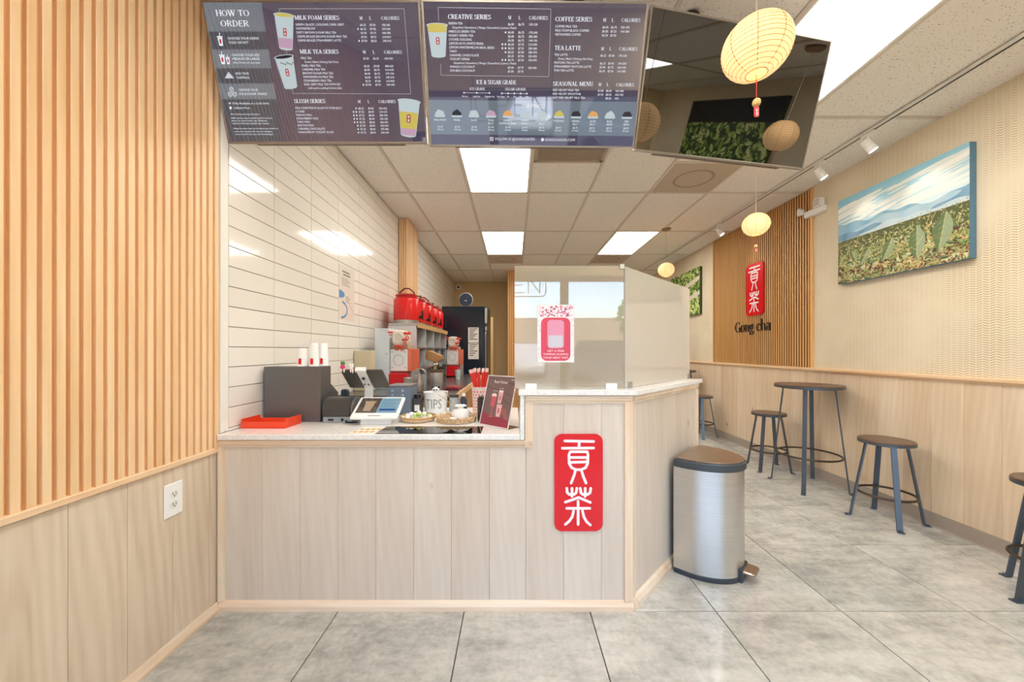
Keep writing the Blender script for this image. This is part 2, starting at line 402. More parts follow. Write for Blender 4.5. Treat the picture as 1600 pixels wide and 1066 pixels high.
SG = {  # serif letters: width, strokes  L x0 y0 x1 y1 w | A cx cy rx ry a0 a1 | S x y (foot serif)
 'H': (.92, 'L.18 0 .18 1 .16;L.74 0 .74 1 .16;L.18 .52 .74 .52 .07;S.18 0;S.18 1;S.74 0;S.74 1'),
 'O': (.95, 'A.46 .5 .36 .48 0 360'), 'W': (1.2, 'L.12 1 .35 0 .16;L.35 0 .58 1 .08;L.58 1 .82 0 .16;L.82 0 1.05 1 .08;S.12 1;S.58 1;S1.05 1'),
 'T': (.82, 'L.41 0 .41 1 .16;L.04 .96 .78 .96 .08;L.06 .8 .06 1 .06;L.76 .8 .76 1 .06;S.41 0'),
 'R': (.88, 'L.18 0 .18 1 .16;A.38 .74 .28 .24 -90 90;L.18 .97 .4 .97 .07;L.18 .5 .4 .5 .07;L.42 .5 .74 .02 .15;S.18 0;S.18 1;S.78 0'),
 'D': (.92, 'L.18 0 .18 1 .16;A.36 .5 .42 .47 -90 90;L.18 .97 .4 .97 .07;L.18 .03 .4 .03 .07;S.18 0;S.18 1'),
 'E': (.76, 'L.18 0 .18 1 .16;L.1 .97 .66 .97 .07;L.18 .52 .52 .52 .07;L.1 .03 .68 .03 .07;L.65 .8 .65 1 .06;L.67 0 .67 .22 .06;L.52 .4 .52 .64 .06'),
 'M': (1.08, 'L.17 0 .17 1 .08;L.17 1 .52 .08 .16;L.52 .08 .88 1 .08;L.9 0 .9 1 .16;S.17 0;S.17 1;S.9 0;S.9 1'),
 'I': (.4, 'L.2 0 .2 1 .16;S.2 0;S.2 1'), 'L': (.74, 'L.18 0 .18 1 .16;L.1 .03 .66 .03 .07;L.65 0 .65 .25 .06;S.18 1'),
 'K': (.9, 'L.18 0 .18 1 .16;L.7 .98 .22 .42 .08;L.36 .58 .74 .02 .16;S.18 0;S.18 1;S.74 1;S.78 0'),
 'F': (.72, 'L.18 0 .18 1 .16;L.1 .97 .64 .97 .07;L.18 .5 .5 .5 .07;L.63 .78 .63 1 .06;L.5 .38 .5 .62 .06;S.18 0'),
 'A': (.9, 'L.44 1 .12 0 .08;L.44 1 .76 0 .17;L.24 .32 .62 .32 .07;S.12 0;S.76 0'),
 'S': (.68, 'A.35 .75 .23 .22 30 270;A.34 .26 .25 .24 -150 90;L.57 .75 .57 .98 .06;L.07 .02 .07 .28 .06'),
 'C': (.84, 'A.45 .5 .36 .48 45 315;L.72 .7 .72 1 .06;L.72 0 .72 .26 .05'), 'G': (.92, 'A.45 .5 .36 .48 45 315;L.72 .7 .72 1 .06;L.74 0 .74 .42 .15;L.56 .42 .88 .42 .06'),
 'U': (.9, 'L.18 .35 .18 1 .16;L.72 .35 .72 1 .08;A.45 .34 .28 .33 180 360;S.18 1;S.72 1'), 'V': (.88, 'L.14 1 .45 0 .17;L.45 0 .76 1 .08;S.14 1;S.76 1'),
 'N': (.95, 'L.17 0 .17 1 .08;L.17 1 .78 0 .16;L.78 0 .78 1 .08;S.17 0;S.17 1;S.78 1'), 'P': (.8, 'L.18 0 .18 1 .16;A.38 .72 .28 .25 -90 90;L.18 .97 .4 .97 .07;L.18 .47 .4 .47 .07;S.18 0;S.18 1'),
 '&': (.95, 'A.4 .76 .17 .2 0 360;A.36 .27 .27 .26 60 330;L.3 .7 .76 .02 .15;L.5 .12 .78 .5 .07'), ' ': (.36, ''),
 'o': (.66, 'A.32 .33 .25 .32 0 360'), 'n': (.74, 'L.17 0 .17 .66 .14;A.38 .42 .2 .22 0 140;L.57 0 .57 .46 .14;S.17 0;S.57 0;S.12 .66'),
 'g': (.64, 'A.28 .42 .2 .22 0 360;A.3 -.12 .25 .16 0 360;L.16 .24 .2 .05 .1;L.4 .6 .6 .68 .08'), 'c': (.58, 'A.32 .33 .25 .32 50 310;L.5 .46 .5 .58 .1'),
 'h': (.74, 'L.17 0 .17 1.05 .14;A.38 .42 .2 .22 0 140;L.57 0 .57 .46 .14;S.17 0;S.57 0;S.12 1.05'), 'a': (.64, 'A.26 .19 .19 .18 0 360;A.3 .5 .18 .15 0 160;L.46 .05 .46 .52 .13;L.46 .04 .6 .02 .08'),
}
def serif(m, s, x, y, h, z=0, w=None, align='l', bold=1.0):
    W0 = sum(SG[c][0] for c in s)*h; kx = 1 if w is None else w/W0
    if align == 'c': x -= W0*kx/2
    hx = h*kx
    for c in s:
        wd, st = SG[c]
        for q in filter(None, st.split(';')):
            z += 1.5e-6
            a = [float(k) for k in q[1:].split()]
            if q[0] == 'S':
                m.rect(x+(a[0]-.15)*hx, y+(a[1]-.03 if a[1] > .01 else 0)*h, x+(a[0]+.15)*hx, y+(a[1]+.03)*h, z+2e-5)
            elif q[0] == 'L':
                x0, y0, x1, y1, t = a; t *= bold; L = math.hypot(x1-x0, y1-y0); nx, ny = -(y1-y0)/L*t/2, (x1-x0)/L*t/2
                m.poly([(x+(p+i*nx)*hx, y+(r+i*ny)*h) for p, r, i in ((x0, y0, 1), (x0, y0, -1), (x1, y1, -1), (x1, y1, 1))], z)
            else:
                cx, cyy, rx, ry, a0, a1 = a; n = max(5, int(abs(a1-a0)/24)); pr = None
                for i in range(n+1):
                    t = math.radians(a0+(a1-a0)*i/n); th = (.045+.115*abs(math.cos(t)))*.5*bold
                    pp = [(x+(cx+(rx+sg*th)*math.cos(t))*hx, y+(cyy+(ry+sg*th*.6)*math.sin(t))*h) for sg in (1, -1)]
                    if pr: m.poly([pr[0], pr[1], pp[1], pp[0]], z+1e-5)
                    pr = pp
        x += wd*hx
GONG = [  # seal-script strokes of the shop's sign in units of the sign's width, y down
 [(250, 163), (515, 168)], [(383, 170), (380, 225)], [(228, 230), (515, 228)],
 [(300, 262), (455, 262), (463, 290), (460, 370), (440, 410), (400, 427), (350, 427), (312, 408), (290, 370), (288, 290), (300, 262)],
 [(298, 315), (458, 315)], [(298, 360), (458, 355)], [(347, 435), (335, 480), (308, 550)], [(403, 435), (420, 490), (445, 550)],
 [(268, 598), (272, 638), (292, 655), (335, 655), (354, 638), (360, 598)], [(316, 598), (316, 672)],
 [(392, 598), (397, 638), (415, 655), (460, 655), (482, 638), (488, 598)], [(437, 598), (437, 672)],
 [(255, 725), (330, 700), (375, 682), (420, 700), (485, 728)], [(372, 715), (372, 930)], [(268, 782), (480, 782)],
 [(330, 805), (318, 860), (290, 900), (255, 930)], [(412, 805), (425, 860), (450, 905), (485, 935)]]
def rrect(x0, y0, x1, y1, r, n=5):
    out = []
    for cx, cyy, a in ((x1-r, y0+r, -90), (x1-r, y1-r, 0), (x0+r, y1-r, 90), (x0+r, y0+r, 180)):
        for i in range(n+1):
            t = math.radians(a+90*i/n); out.append((cx+r*math.cos(t), cyy+r*math.sin(t)))
    return out
def logo_strokes(m, x, y, wd, z, k=.055):
    for i, st in enumerate(GONG):
        m.ribbon([(x+(a-155)/445*wd, y+wd*2.01-(b-100)/445*wd) for a, b in st], k*wd, z+6e-5*i)
def red_sign(label, mx, wd, thick):
    t = thing('red_sign', label, 'sign', mx=mx)
    m = M(); m.prism(rrect(0, 0, wd, wd*2.01, wd*.16), 0, thick); part('plate', m, RED, t)
    m = M(); logo_strokes(m, 0, 0, wd, thick+.0006); part('lettering', m, PINKW, t)
    return t

# ------------------------------------------------------------------ the setting
XL, XR, ZC, YB, YF = -1.43, 3.0, 2.898, 8.86, -1.2
cache = {}
def boxpiece(name, dims, mat, parent, loc, bevel=.0012):
    k = (name, mat.name) + tuple(round(d, 3) for d in dims)
    if k not in cache:
        dx, dy, dz = dims; m = M().box(-dx/2, dx/2, -dy/2, dy/2, -dz/2, dz/2); cache[k] = m.mesh(name, mat, bevel)
    return link(name, cache[k], parent, loc)
floor = struct('floor', M().box(-1.6, 3.15, YF, YB+.12, -.1, -.007), GROUT)
xs = [-1.44] + [-.847+.607*k for k in range(7)] + [2.995]
ys = [YF] + [1.785+.607*k for k in range(-4, 12)] + [YB]
for i in range(len(xs)-1):
    for j in range(len(ys)-1):
        dx, dy = xs[i+1]-xs[i]-.0048, ys[j+1]-ys[j]-.0048
        boxpiece('floor_tile', (dx, dy, .007), FLOOR, floor, ((xs[i]+xs[i+1])/2, (ys[j]+ys[j+1])/2, -.0035), .0008)
ceil = struct('ceiling', M().box(-1.6, 3.15, YF, YB+.12, 2.93, 3.1), CTILE)
CX = [-1.45, -1.088, -.465, .158, .781, 1.404, 2.027, 2.65, 3.03]
CY = [YF, .123, 1.365, 2.606, 3.848, 5.09, 6.33, 7.573, YB]
LIGHTS = {(2, 1): 'row above the near worktop', (2, 3): '', (2, 5): '', (5, 2): '', (5, 5): '', (5, 0): ''}
HALF = {(3, 3): ('front', 'vent'), (5, 3): ('back', 'round'), (2, 6): ('front', 'round'), (5, 6): ('front', 'round')}
for i in range(len(CX)-1):
    for j in range(len(CY)-1):
        x0, x1, y0, y1 = CX[i]+.011, CX[i+1]-.011, CY[j]+.011, CY[j+1]-.011
        if (i, j) in LIGHTS: continue
        if (i, j) in HALF:
            ym = (y0+y1)/2
            if HALF[(i, j)][0] == 'front': y0 = ym+.011
            else: y1 = ym-.011
            boxpiece('ceiling_bar', (x1-x0, .022, .01), CBAR, ceil, ((x0+x1)/2, ym, ZC+.003), 0)
        boxpiece('ceiling_tile', (x1-x0, y1-y0, .02), CTILE, ceil, ((x0+x1)/2, (y0+y1)/2, ZC+.016), .003)
for x in CX[1:-1]: boxpiece('ceiling_bar', (.024, YB-YF, .012), CBAR, ceil, (x, (YB+YF)/2, ZC+.004), 0)
for y in CY[1:-1]: boxpiece('ceiling_bar', (XR+.02-XL, .024, .011), CBAR, ceil, ((XR+XL)/2, y, ZC+.0035), 0)
def ceiling_light(i, j, label):
    x0, x1, y0, y1 = CX[i]+.012, CX[i+1]-.012, CY[j]+.012, CY[j+1]-.012
    t = thing('ceiling_light', label, 'light', ((x0+x1)/2, (y0+y1)/2, ZC), group='flat ceiling light panels')
    a, b = (x1-x0)/2, (y1-y0)/2
    part('diffuser', M().box(-a+.012, a-.012, -b+.012, b-.012, .004, .012), PANELM, t)
    m = M(); m.box(-a, a, -b, -b+.014, .0, .02).box(-a, a, b-.014, b, 0, .02).box(-a, -a+.014, -b, b, 0, .02).box(a-.014, a, -b, b, 0, .02)
    part('frame', m, OFFWHITE, t)
ceiling_light(2, 3, 'bright flat ceiling panel just behind the middle menu screen, largest in the left row')
ceiling_light(2, 5, 'small bright ceiling panel farther back in the left row, near the tiled wall')
ceiling_light(5, 5, 'bright ceiling panel far back on the right, beside the farthest paper lantern')
ceiling_light(5, 2, 'large bright ceiling panel at the top behind the switched-off screen')
ceiling_light(2, 1, 'ceiling panel overhead in front of the menu screens')
ceiling_light(5, 0, 'ceiling panel close to the shop window behind the viewer')
def vent(i, j, half, kind, label):
    x0, x1, y0, y1 = CX[i]+.012, CX[i+1]-.012, CY[j]+.012, CY[j+1]-.012; ym = (y0+y1)/2
    if half == 'front': y1 = ym-.012
    else: y0 = ym+.012
    t = thing('air_vent', label, 'vent', ((x0+x1)/2, (y0+y1)/2, ZC)); a, b = (x1-x0)/2, (y1-y0)/2
    if kind == 'vent':
        part('backing', M().box(-a, a, -b, b, .03, .034), P('vent_dark', (72, 62, 54), .7), t)
        m = M(); m.box(-a, a, -b, -b+.03, -.004, .03).box(-a, a, b-.03, b, -.004, .03).box(-a, -a+.03, -b, b, -.004, .03).box(a-.03, a, -b, b, -.004, .03)
        part('frame', m, P('vent_taupe', (176, 160, 142), .6), t)
        n = 22
        sm = M().prism([(-.010, .026), (-.006, .026), (.010, -.001), (.006, -.001)], -a+.03, a-.03, 'x').mesh('slat', P('vent_taupe', (176, 160, 142), .6))
        for k in range(n): link('slat', sm, t, (0, -b+.04+(2*b-.08)*k/(n-1), 0))
    else:
        gp = P('vent_panel_taupe', (190, 176, 158), .6)
        part('panel', M().box(-a, a, -b, b, 0, .02), gp, t, .002)
        part('diffuser_ring', M().lathe([(.16, 0), (.168, -.004), (.176, -.004), (.184, 0)], 40, cap=False), P('vent_ring', (158, 142, 124), .5), t, smooth=True)
        part('diffuser_disc', M().lathe([(0.0, -.006), (.10, -.005), (.155, -.002), (.158, .002)], 40, cap=False), gp, t, smooth=True)
vent(3, 3, 'front', 'vent', 'brown louvred return-air grille in the ceiling behind the middle menu screen')
vent(5, 3, 'back', 'round', 'square taupe ceiling panel with a round diffuser behind the switched-off screen')
vent(2, 6, 'front', 'round', 'small round-faced ceiling diffuser far back, behind the small left light panel')
vent(5, 6, 'front', 'round', 'small round-faced ceiling diffuser far back, behind the right light panel')

# left wall: oak wainscot and slats in front of the counter, white tiles behind it
wl = struct('wall_left', M().box(-1.62, -1.444, YF, 1.853, 0, ZC+.03).box(-1.62, -1.448, 1.853, YB+.12, 0, ZC+.03), P('wall_left_backing', (214, 164, 112), .7))
y = YF
while y < 1.79:
    y1 = min(y+.184, 1.795); boxpiece('plank', (.013, y1-y-.0012, .72), W_LEFT, wl, (-1.4435, (y+y1)/2, .047+.36), .0006); y = y1
for k in range(83):
    yy = 1.782-.036*k
    if k == 0:
        # profile in (y, x): narrow near face, pale front
        prof = [(-.018, -.0115), (-.0015, -.0115), (0.0, -.0095), (0.0, .0105), (-.0015, .0115), (-.018, .0115)]
        sme = M().prism([(a, b) for a, b in prof], .79-ZC/2, ZC/2, 'z').mesh('slat', W_SLAT, .0004)
    link('slat', sme, wl, (XL, yy, ZC/2))
boxpiece('cap_moulding', (.028, 1.795-YF, .024), W_TRIMY, wl, (-1.437, (1.795+YF)/2, .779), .003)
bl = struct('baseboard_left', M().prism([(-1.45, 0), (-1.42, 0), (-1.42, .012), (-1.428, .03), (-1.432, .046), (-1.45, .046)], YF, 1.785, 'y'), W_TRIMYW)
struct('trim_1', M().box(-1.45, -1.424, 1.797, 1.812, .857, ZC).box(-1.45, -1.43, 1.812, 1.853, .857, ZC), OFFWHITE, .001)
struct('trim_2', M().box(-1.449, -1.426, 1.83, 2.62, .8565, .868), OFFWHITE, .001)
part('grout', M().box(-1.45, -1.4395, 1.853, YB, .8, ZC), TGROUT, wl)
zs = [.87]+[1.277+.1016*k for k in range(-3, 16)]+[2.896]
ty = [1.855]+[2.206+.405*k for k in range(0, 17)]
for a in range(len(ty)-1):
    if ty[a] > 4.9: break
    for b in range(len(zs)-1):
        y0, y1 = ty[a], min(ty[a+1], 4.58 if ty[a] < 4.58 else 9)
        if zs[b] < .8 or y0 > 4.57: continue
        boxpiece('wall_tile', (.009, y1-y0-.0035, zs[b+1]-zs[b]-.0035), TILE, wl, (XL-.0045, (y0+y1)/2, (zs[b]+zs[b+1])/2), .0012)
m = M()
ty2 = [5.06]+[q for q in ty if q > 5.2]+[YB]
for a in range(len(ty2)-1):
    for b in range(len(zs)-1): m.box(XL-.009, XL, ty2[a], ty2[a+1]-.004, zs[b], zs[b+1]-.004)
o = part('far_wall_tiles', m, TILE, wl); o['kind'] = 'stuff'
# slat-clad pillar on the tiled wall
pl = struct('trim_3', M().box(-1.43, -1.325, 4.60, 5.05, .905, ZC), P('pillar_core', (150, 100, 56), .7))
sp = M().box(-.0115, .0115, -.006, .006, .905, ZC).mesh('slat', W_SLAT, .001)
for k in range(4): link('slat', sp, pl, (-1.415+.0285*k, 4.594, 0))
sp2 = M().box(-.007, .007, -.0115, .0115, .905, ZC).mesh('slat', W_SLAT, .001)
for k in range(13): link('slat', sp2, pl, (-1.318, 4.61+.0355*k, 0))

# right wall
wr = struct('wall_right', M().box(3.015, 3.17, YF, YB+.12, 0, ZC+.03), PAPER)
y = YF
while y < YB-.01:
    y1 = min(y+.193, YB); boxpiece('plank', (.014, y1-y-.0012, .96), W_RIGHT, wr, (3.008, (y+y1)/2, .095+.48), .0006); y = y1
struct('baseboard_right', M().prism([(3.015, 0), (2.988, 0), (2.994, .012), (2.996, .1), (3.015, .1)], YF, YB, 'y'), GREYBASE)
struct('trim_4', M().prism([(3.015, 1.045), (2.994, 1.045), (2.988, 1.056), (2.978, 1.062), (2.978, 1.078), (2.986, 1.085), (3.015, 1.085)], YF, YB, 'y'), W_TRIMY)
YS0, YS1 = 3.74, 5.55
part('slat_backing', M().box(3.007, 3.015, YS0, YS1, 1.087, ZC), P('slat_backing_brown', (84, 50, 24), .85), wr)
sr = M().prism([(.0, -.0075), (-.006, -.0075), (-.0075, -.006), (-.0075, .006), (-.006, .0075), (0, .0075)], 1.087-ZC/2, ZC/2, 'z').mesh('slat', W_SLATR)
n = 50
for k in range(n): link('slat', sr, wr, (3.007, YS0+.03+(YS1-YS0-.06)*k/(n-1), ZC/2))
boxpiece('end_moulding', (.024, .022, ZC-1.087), W_SLATR, wr, (3.003, YS0-.012, (ZC+1.087)/2), .002)
boxpiece('end_moulding', (.024, .022, ZC-1.087), W_SLATR, wr, (3.003, YS1+.012, (ZC+1.087)/2), .002)

# back wall with the doorway, back room
m = M(); m.box(-1.62, -1.30, YB, YB+.12, 0, ZC+.03).box(-.5, 3.15, YB, YB+.12, 0, ZC+.03).box(-1.30, -.5, YB, YB+.12, 2.07, ZC+.03)
struct('wall_back', m, BEIGE)
m = M(); m.box(-1.62, .4, YB+2.2, YB+2.3, 0, 2.7).box(-1.70, -1.62, YB, YB+2.3, 0, 2.7).box(.4, .5, YB+.12, YB+2.3, 0, 2.7).box(-1.7, .5, YB+.12, YB+2.3, 2.7, 2.8).box(-1.7, .5, YB+.12, YB+2.3, -.1, -.0)
struct('wall_backroom', m, CREAM)
m = M(); m.box(-.5, -.46, YB-.015, YB, 0, 2.11).box(-1.34, -1.3, YB-.015, YB, 0, 2.11).box(-1.3, -.5, YB-.015, YB, 2.07, 2.11)
struct('door_1', m, BEIGE, .002)
pc = struct('wall_partition', M().box(-.118, .30, 7.56, YB, 0, ZC), P('pillar_core', (150, 100, 56), .7))
sp3 = M().box(-.012, .012, -.008, .008, .0, ZC).mesh('slat', W_SLATR, .001)
for k in range(12): link('slat', sp3, pc, (-.104+.036*k, 7.552, 0))
sp4 = M().box(-.006, .006, -.012, .012, .0, ZC).mesh('slat', W_SLATR, .001)
for k in range(35): link('slat', sp4, pc, (-.124, 7.575+.036*k, 0))

# shop front behind the viewer
MULL = [-1.15, -.25, .675, 1.60, 2.50]
wf = struct('wall_front', M().box(-1.62, 3.17, YF-.2, YF, 2.25, ZC+.03).box(-1.62, -1.2, YF-.2, YF, 0, 2.25).box(2.6, 3.15, YF-.2, YF, 0, 2.25).box(-1.2, 2.6, YF-.2, YF, 0, .12), CREAM)
FRM = P('dark_bronze_frame', (96, 80, 64), .4, .3)
for k in range(4):
    x0, x1 = MULL[k], MULL[k+1]
    t = struct('window_%d' % (k+1), M().box(x0-.05, x0+.05, YF-.12, YF-.02, .12, 2.25).box(x1-.05, x1+.05, YF-.119, YF-.021, .12, 2.25).box(x0, x1, YF-.12, YF-.02, .12, .18).box(x0, x1, YF-.12, YF-.02, 2.19, 2.25), FRM)
    part('pane', M().box(x0+.05, x1-.05, YF-.074, YF-.066, .18, 2.19), G_WIN, t)

# ------------------------------------------------------------------ service counter
ANG = math.atan2(.725, .69); DX, DY = math.cos(ANG), math.sin(ANG); NX, NY = DY, -DX   # along the slanted face, and out of it
B0 = (.573, 1.80); LEN = .95
def slant(v):   # (along, outwards, z) on the slanted side of the counter
    return (B0[0]+v[0]*DX+v[1]*NX, B0[1]+v[0]*DY+v[1]*NY, v[2])
cnt = thing('service_counter', 'washed oak panelled service counter, low at left and raised at right with a slanted end', 'counter', (0, 0, 0))
C1 = slant((LEN-.01, -.012, 0)); C2 = slant((LEN-.01, -.30, 0))
m = M(); m.box(-1.425, .03, 1.812, 2.58, 0, .826)
m.prism([(.052, 1.812), (.566, 1.812), (C1[0], C1[1]), (C2[0], C2[1]), (.43, 2.10), (.052, 2.10)], 0, 1.041)
part('carcass', m, W_COUNTER, cnt)
x = -1.408
while x < .55:
    x1 = min(x+.184, .555); top = .80 if x < .05 else 1.01
    if x < .05 < x1: x1 = .058
    boxpiece('plank', (x1-x-.001, .012, top), W_COUNTER, cnt, ((x+x1)/2, 1.806, top/2+.02), .0005); x = x1
s0 = .02
while s0 < LEN-.02:
    s1 = min(s0+.184, LEN-.015); p = slant(((s0+s1)/2, -.006, .53))
    o = boxpiece('plank', (s1-s0-.001, .012, 1.0), W_COUNTER, cnt, p, .0005); o.rotation_euler = (0, 0, ANG); s0 = s1
def mould_h(x0, x1, z0, z1, flip=1):
    h = z1-z0
    return M().prism([(1.80, z0), (1.793, z0), (1.790, z0+h*.28), (1.785, z0+h*.4), (1.785, z0+h*.62), (1.781, z0+h*.7), (1.781, z0+h*.95), (1.80, z1)], x0, x1, 'x')
part('moulding', mould_h(-1.43, .09, .79, .826), W_TRIMX, cnt, label='moulding under the low worktop')
part('moulding', mould_h(.054, .573, 1.002, 1.041), W_TRIMX, cnt)
part('moulding', M().prism([(1.80, .0), (1.781, .0), (1.781, .022), (1.788, .036), (1.80, .044)], -1.43, .578, 'x'), W_TRIMX, cnt)
def mould_v(x0, x1, z0, z1):
    h = x1-x0
    return M().prism([(x0, 1.80), (x0, 1.783), (x0+h*.3, 1.781), (x0+h*.36, 1.786), (x0+h*.6, 1.786), (x0+h*.66, 1.79), (x1, 1.79), (x1, 1.80)], z0, z1, 'z')
part('moulding', mould_v(.054, .092, .79, 1.003), W_TRIMZ, cnt)
part('moulding', mould_v(-1.43, -1.405, .044, .79), W_TRIMZ, cnt)
part('moulding', mould_v(.536, .576, .044, 1.003), W_TRIMZ, cnt)
m = M(slant); m.prism([(.0, 1.002), (.007, 1.002), (.010, 1.012), (.016, 1.018), (.016, 1.03), (.02, 1.036), (.02, 1.041), (0, 1.041)], .0, LEN, 'x'); part('moulding', m, W_TRIMX, cnt)
m = M(slant); m.prism([(.0, 0), (.02, 0), (.02, .024), (.012, .05), (0, .06)], 0.0, LEN, 'x'); part('moulding', m, W_TRIMX, cnt)
m = M(slant); m.box(LEN-.035, LEN+.003, -.005, .012, .06, 1.003); part('moulding', m, W_TRIMZ, cnt)
m = M(slant); m.box(0, .022, -.004, .010, .06, 1.003); part('moulding', m, W_TRIMZ, cnt)
m = M(slant); m.box(LEN-.012, LEN+.002, -.30, -.005, 0, 1.041); part('end_panel', m, W_COUNTER, cnt)
m = M(); m.box(-1.428, .029, 1.776, 2.62, .827, .855); single('low_worktop', m, QUARTZ, 'white quartz worktop of the low till section', 'worktop', bevel=.003)
m = M(); m.box(.030, .0505, 1.778, 2.10, .827, 1.042)
o1 = slant((0.0, .03, 0)); a1 = slant((LEN+.025, .03, 0)); a2 = slant((LEN+.025, -.33, 0))
m.prism([(.022, 1.770), (.590, 1.770), (a1[0], a1[1]), (a2[0], a2[1]), (.42, 2.13), (.022, 2.13)], 1.0425, 1.067)
single('raised_ledge', m, QUARTZ, 'white quartz ledge on the raised section, bent at the slanted end', 'worktop', bevel=.002)
red_sign('red rounded sign with white characters on the wooden counter front', frame((.196, 1.7945, .384), '-y'), .234, .006)

# glass screens on the ledge
t = thing('glass_screen', 'upright glass screen with painted-in reflection facing the shop front, a pink poster stuck on it', 'screen', (0, 0, 0))
part('pane', M().box(.004, .549, 1.848, 1.854, 1.069, 1.682), G_FRONT, t)
for x in (.085, .485):
    m = M().box(x-.028, x+.028, 1.838, 1.8475, 1.067, 1.094).box(x-.028, x+.028, 1.8545, 1.866, 1.067, 1.094).box(x-.028, x+.028, 1.838, 1.866, 1.0672, 1.0688)
    part('clip', m, WHITE, t, .002, label='white plastic clip')
m = M().box(.527, .552, 1.843, 1.859, 1.665, 1.69); part('corner_clip', m, STEEL2, t, .002)
t = thing('glass_screen', 'glass screen with painted-in reflection along the slanted ledge, running back to the right', 'screen', (0, 0, 0))
p0 = Vector((.553, 1.857)); p1 = Vector((1.205, 2.545)); dd = (p1-p0).normalized(); nn = Vector((dd.y, -dd.x))
m = M(lambda v: (p0.x+v[0]*dd.x+v[1]*nn.x, p0.y+v[0]*dd.y+v[1]*nn.y, v[2])); L2 = (p1-p0).length
m.box(.004, L2, -.003, .003, 1.069, 1.682); part('pane', m, G_SIDE, t)
for q in (.05, L2-.03):
    m2 = M(m.T); m2.box(q-.016, q+.016, -.012, -.0035, 1.067, 1.098).box(q-.016, q+.016, .0035, .012, 1.067, 1.098).box(q-.016, q+.016, -.012, .012, 1.0672, 1.0688)
    part('clip', m2, STEEL2, t, .001)
# poster on the glass
t = thing('promo_poster', 'pink and red promotional poster taped on the front glass screen', 'poster', mx=frame((.117, 1.8475, 1.199), '-y'))
Wp, Hp = .183, .288
POSTW = P('poster_white', (244, 232, 236), .5); POSTP = P('poster_pink', (214, 70, 96), .5); POSTG = P('poster_grey', (206, 202, 214), .5); POSTL = P('poster_lilac', (222, 150, 178), .5)
part('sheet', M().box(0, Wp, 0, Hp, 0, .0008), POSTW, t)
m = M(); m.poly(rrect(.018, .008, Wp-.018, .224, .03), .0012); part('panel', m, POSTP, t)
m = M(); m.poly(rrect(.05, .07, Wp-.05, .212, .018), .0016)
for k in range(70):
    a, b = R.uniform(.006, Wp-.006), R.uniform(.23, Hp-.008); r = R.uniform(.002, .007)
    m.poly([(a+r*math.cos(q), b+r*math.sin(q)) for q in (0, 1.05, 2.1, 3.14, 4.2, 5.25)], .0012+k*1e-6)
part('illustration', m, POSTL, t)
m = M(); m.poly(rrect(.056, .076, Wp-.056, .135, .004), .002)
for k in range(46):
    a, b = R.choice([R.uniform(.003, .014), R.uniform(Wp-.014, Wp-.003)]), R.uniform(.01, .22); r = R.uniform(.0015, .004)
    m.poly([(a+r*math.cos(q), b+r*math.sin(q)) for q in (0, 1.25, 2.5, 3.7, 5)], .0012+k*1e-6)
part('picture', m, POSTG, t)
m = M()
for k in range(40):
    a, b = R.uniform(.006, Wp-.006), R.uniform(.23, Hp-.008); r = R.uniform(.002, .005)
    m.poly([(a+r*math.cos(q), b+r*math.sin(q)) for q in (0, 1.05, 2.1, 3.14, 4.2, 5.25)], .0016+k*1e-6)
part('dots', m, P('poster_plum', (150, 60, 110), .5), t)
m = M()
txt(m, 'GET A FREE', Wp/2, .053, .0095, .002, align='c', w=.085); txt(m, 'TOPPING DURING', Wp/2, .036, .0095, .002, align='c', w=.125); txt(m, 'YOUR NEXT VISIT', Wp/2, .019, .0095, .002, align='c', w=.125)
part('lettering', m, PINKW, t)

# ------------------------------------------------------------------ ceiling-hung screens
def screen(label, bl, br, tl):
    bl, br, tl = map(Vector, (bl, br, tl)); u = br-bl; W = u.length; u.normalize(); v = tl-bl; v = v-u*v.dot(u); H = v.length; v.normalize(); n = u.cross(v)
    mx = Matrix.Identity(4)
    for r in range(3): mx[r][0], mx[r][1], mx[r][2], mx[r][3] = u[r], v[r], n[r], bl[r]
    t = thing('menu_screen', label, 'screen', mx=mx)
    m = M(); m.box(0.002, W-.002, 0.002, H-.002, -.028, -.004).box(W*.12, W*.88, .0, H*.55, -.05, -.026); part('housing', m, P('tv_housing', (110, 100, 90), .5), t, .003)
    m = M(); e = .007
    m.box(-.001, W+.001, -.001, e, -.012, .003).box(-.001, W+.001, H-e, H+.001, -.012, .003).box(-.001, e, e, H-e, -.012, .003).box(W-e, W+.001, e, H-e, -.012, .003)
    part('bezel', m, BEZEL, t, .001)
    inv = mx.inverted(); m = M()
    for f in (.3, .7):
        p = mx @ Vector((W*f, H*.7, -.03)); q = p+Vector((0, .10, -.02)); m.tube([p, q, (q.x, q.y, ZC-.001)], .016, 10)
        m.cyl((q.x, q.y, ZC-.012), (q.x, q.y, ZC-.0005), .05, n=16)
    m.v = [tuple(inv @ Vector(a)) for a in m.v]; part('ceiling_mount', m, BLACKM, t, smooth=True)
    return t, W, H
TV1, W1, H1 = screen('left menu screen listing milk foam, milk tea and slush drinks', (-1.377, 1.784, 2.258), (-.417, 1.784, 2.258), (-1.362, 1.63, 2.80))
TV2, W2, H2 = screen('middle menu screen listing creative, coffee and latte drinks with toppings', (-.3955, 1.745, 2.2226), (.5646, 1.745, 2.2136), (-.381, 1.563, 2.74))
TV3, W3, H3 = screen('switched-off black glossy screen, rightmost of the three', (.567, 1.745, 2.203), (1.506, 1.93, 2.203), (.595, 1.60, 2.753))
def scrpart(t, W, H, mat): return part('screen_panel', M().box(.006, W-.006, .006, H-.006, -.008, .0008), mat, t)
scrpart(TV3, W3, H3, SCREEN_OFF)
S1 = scrpart(TV1, W1, H1, SCR_BG); S2 = scrpart(TV2, W2, H2, SCR_BG)
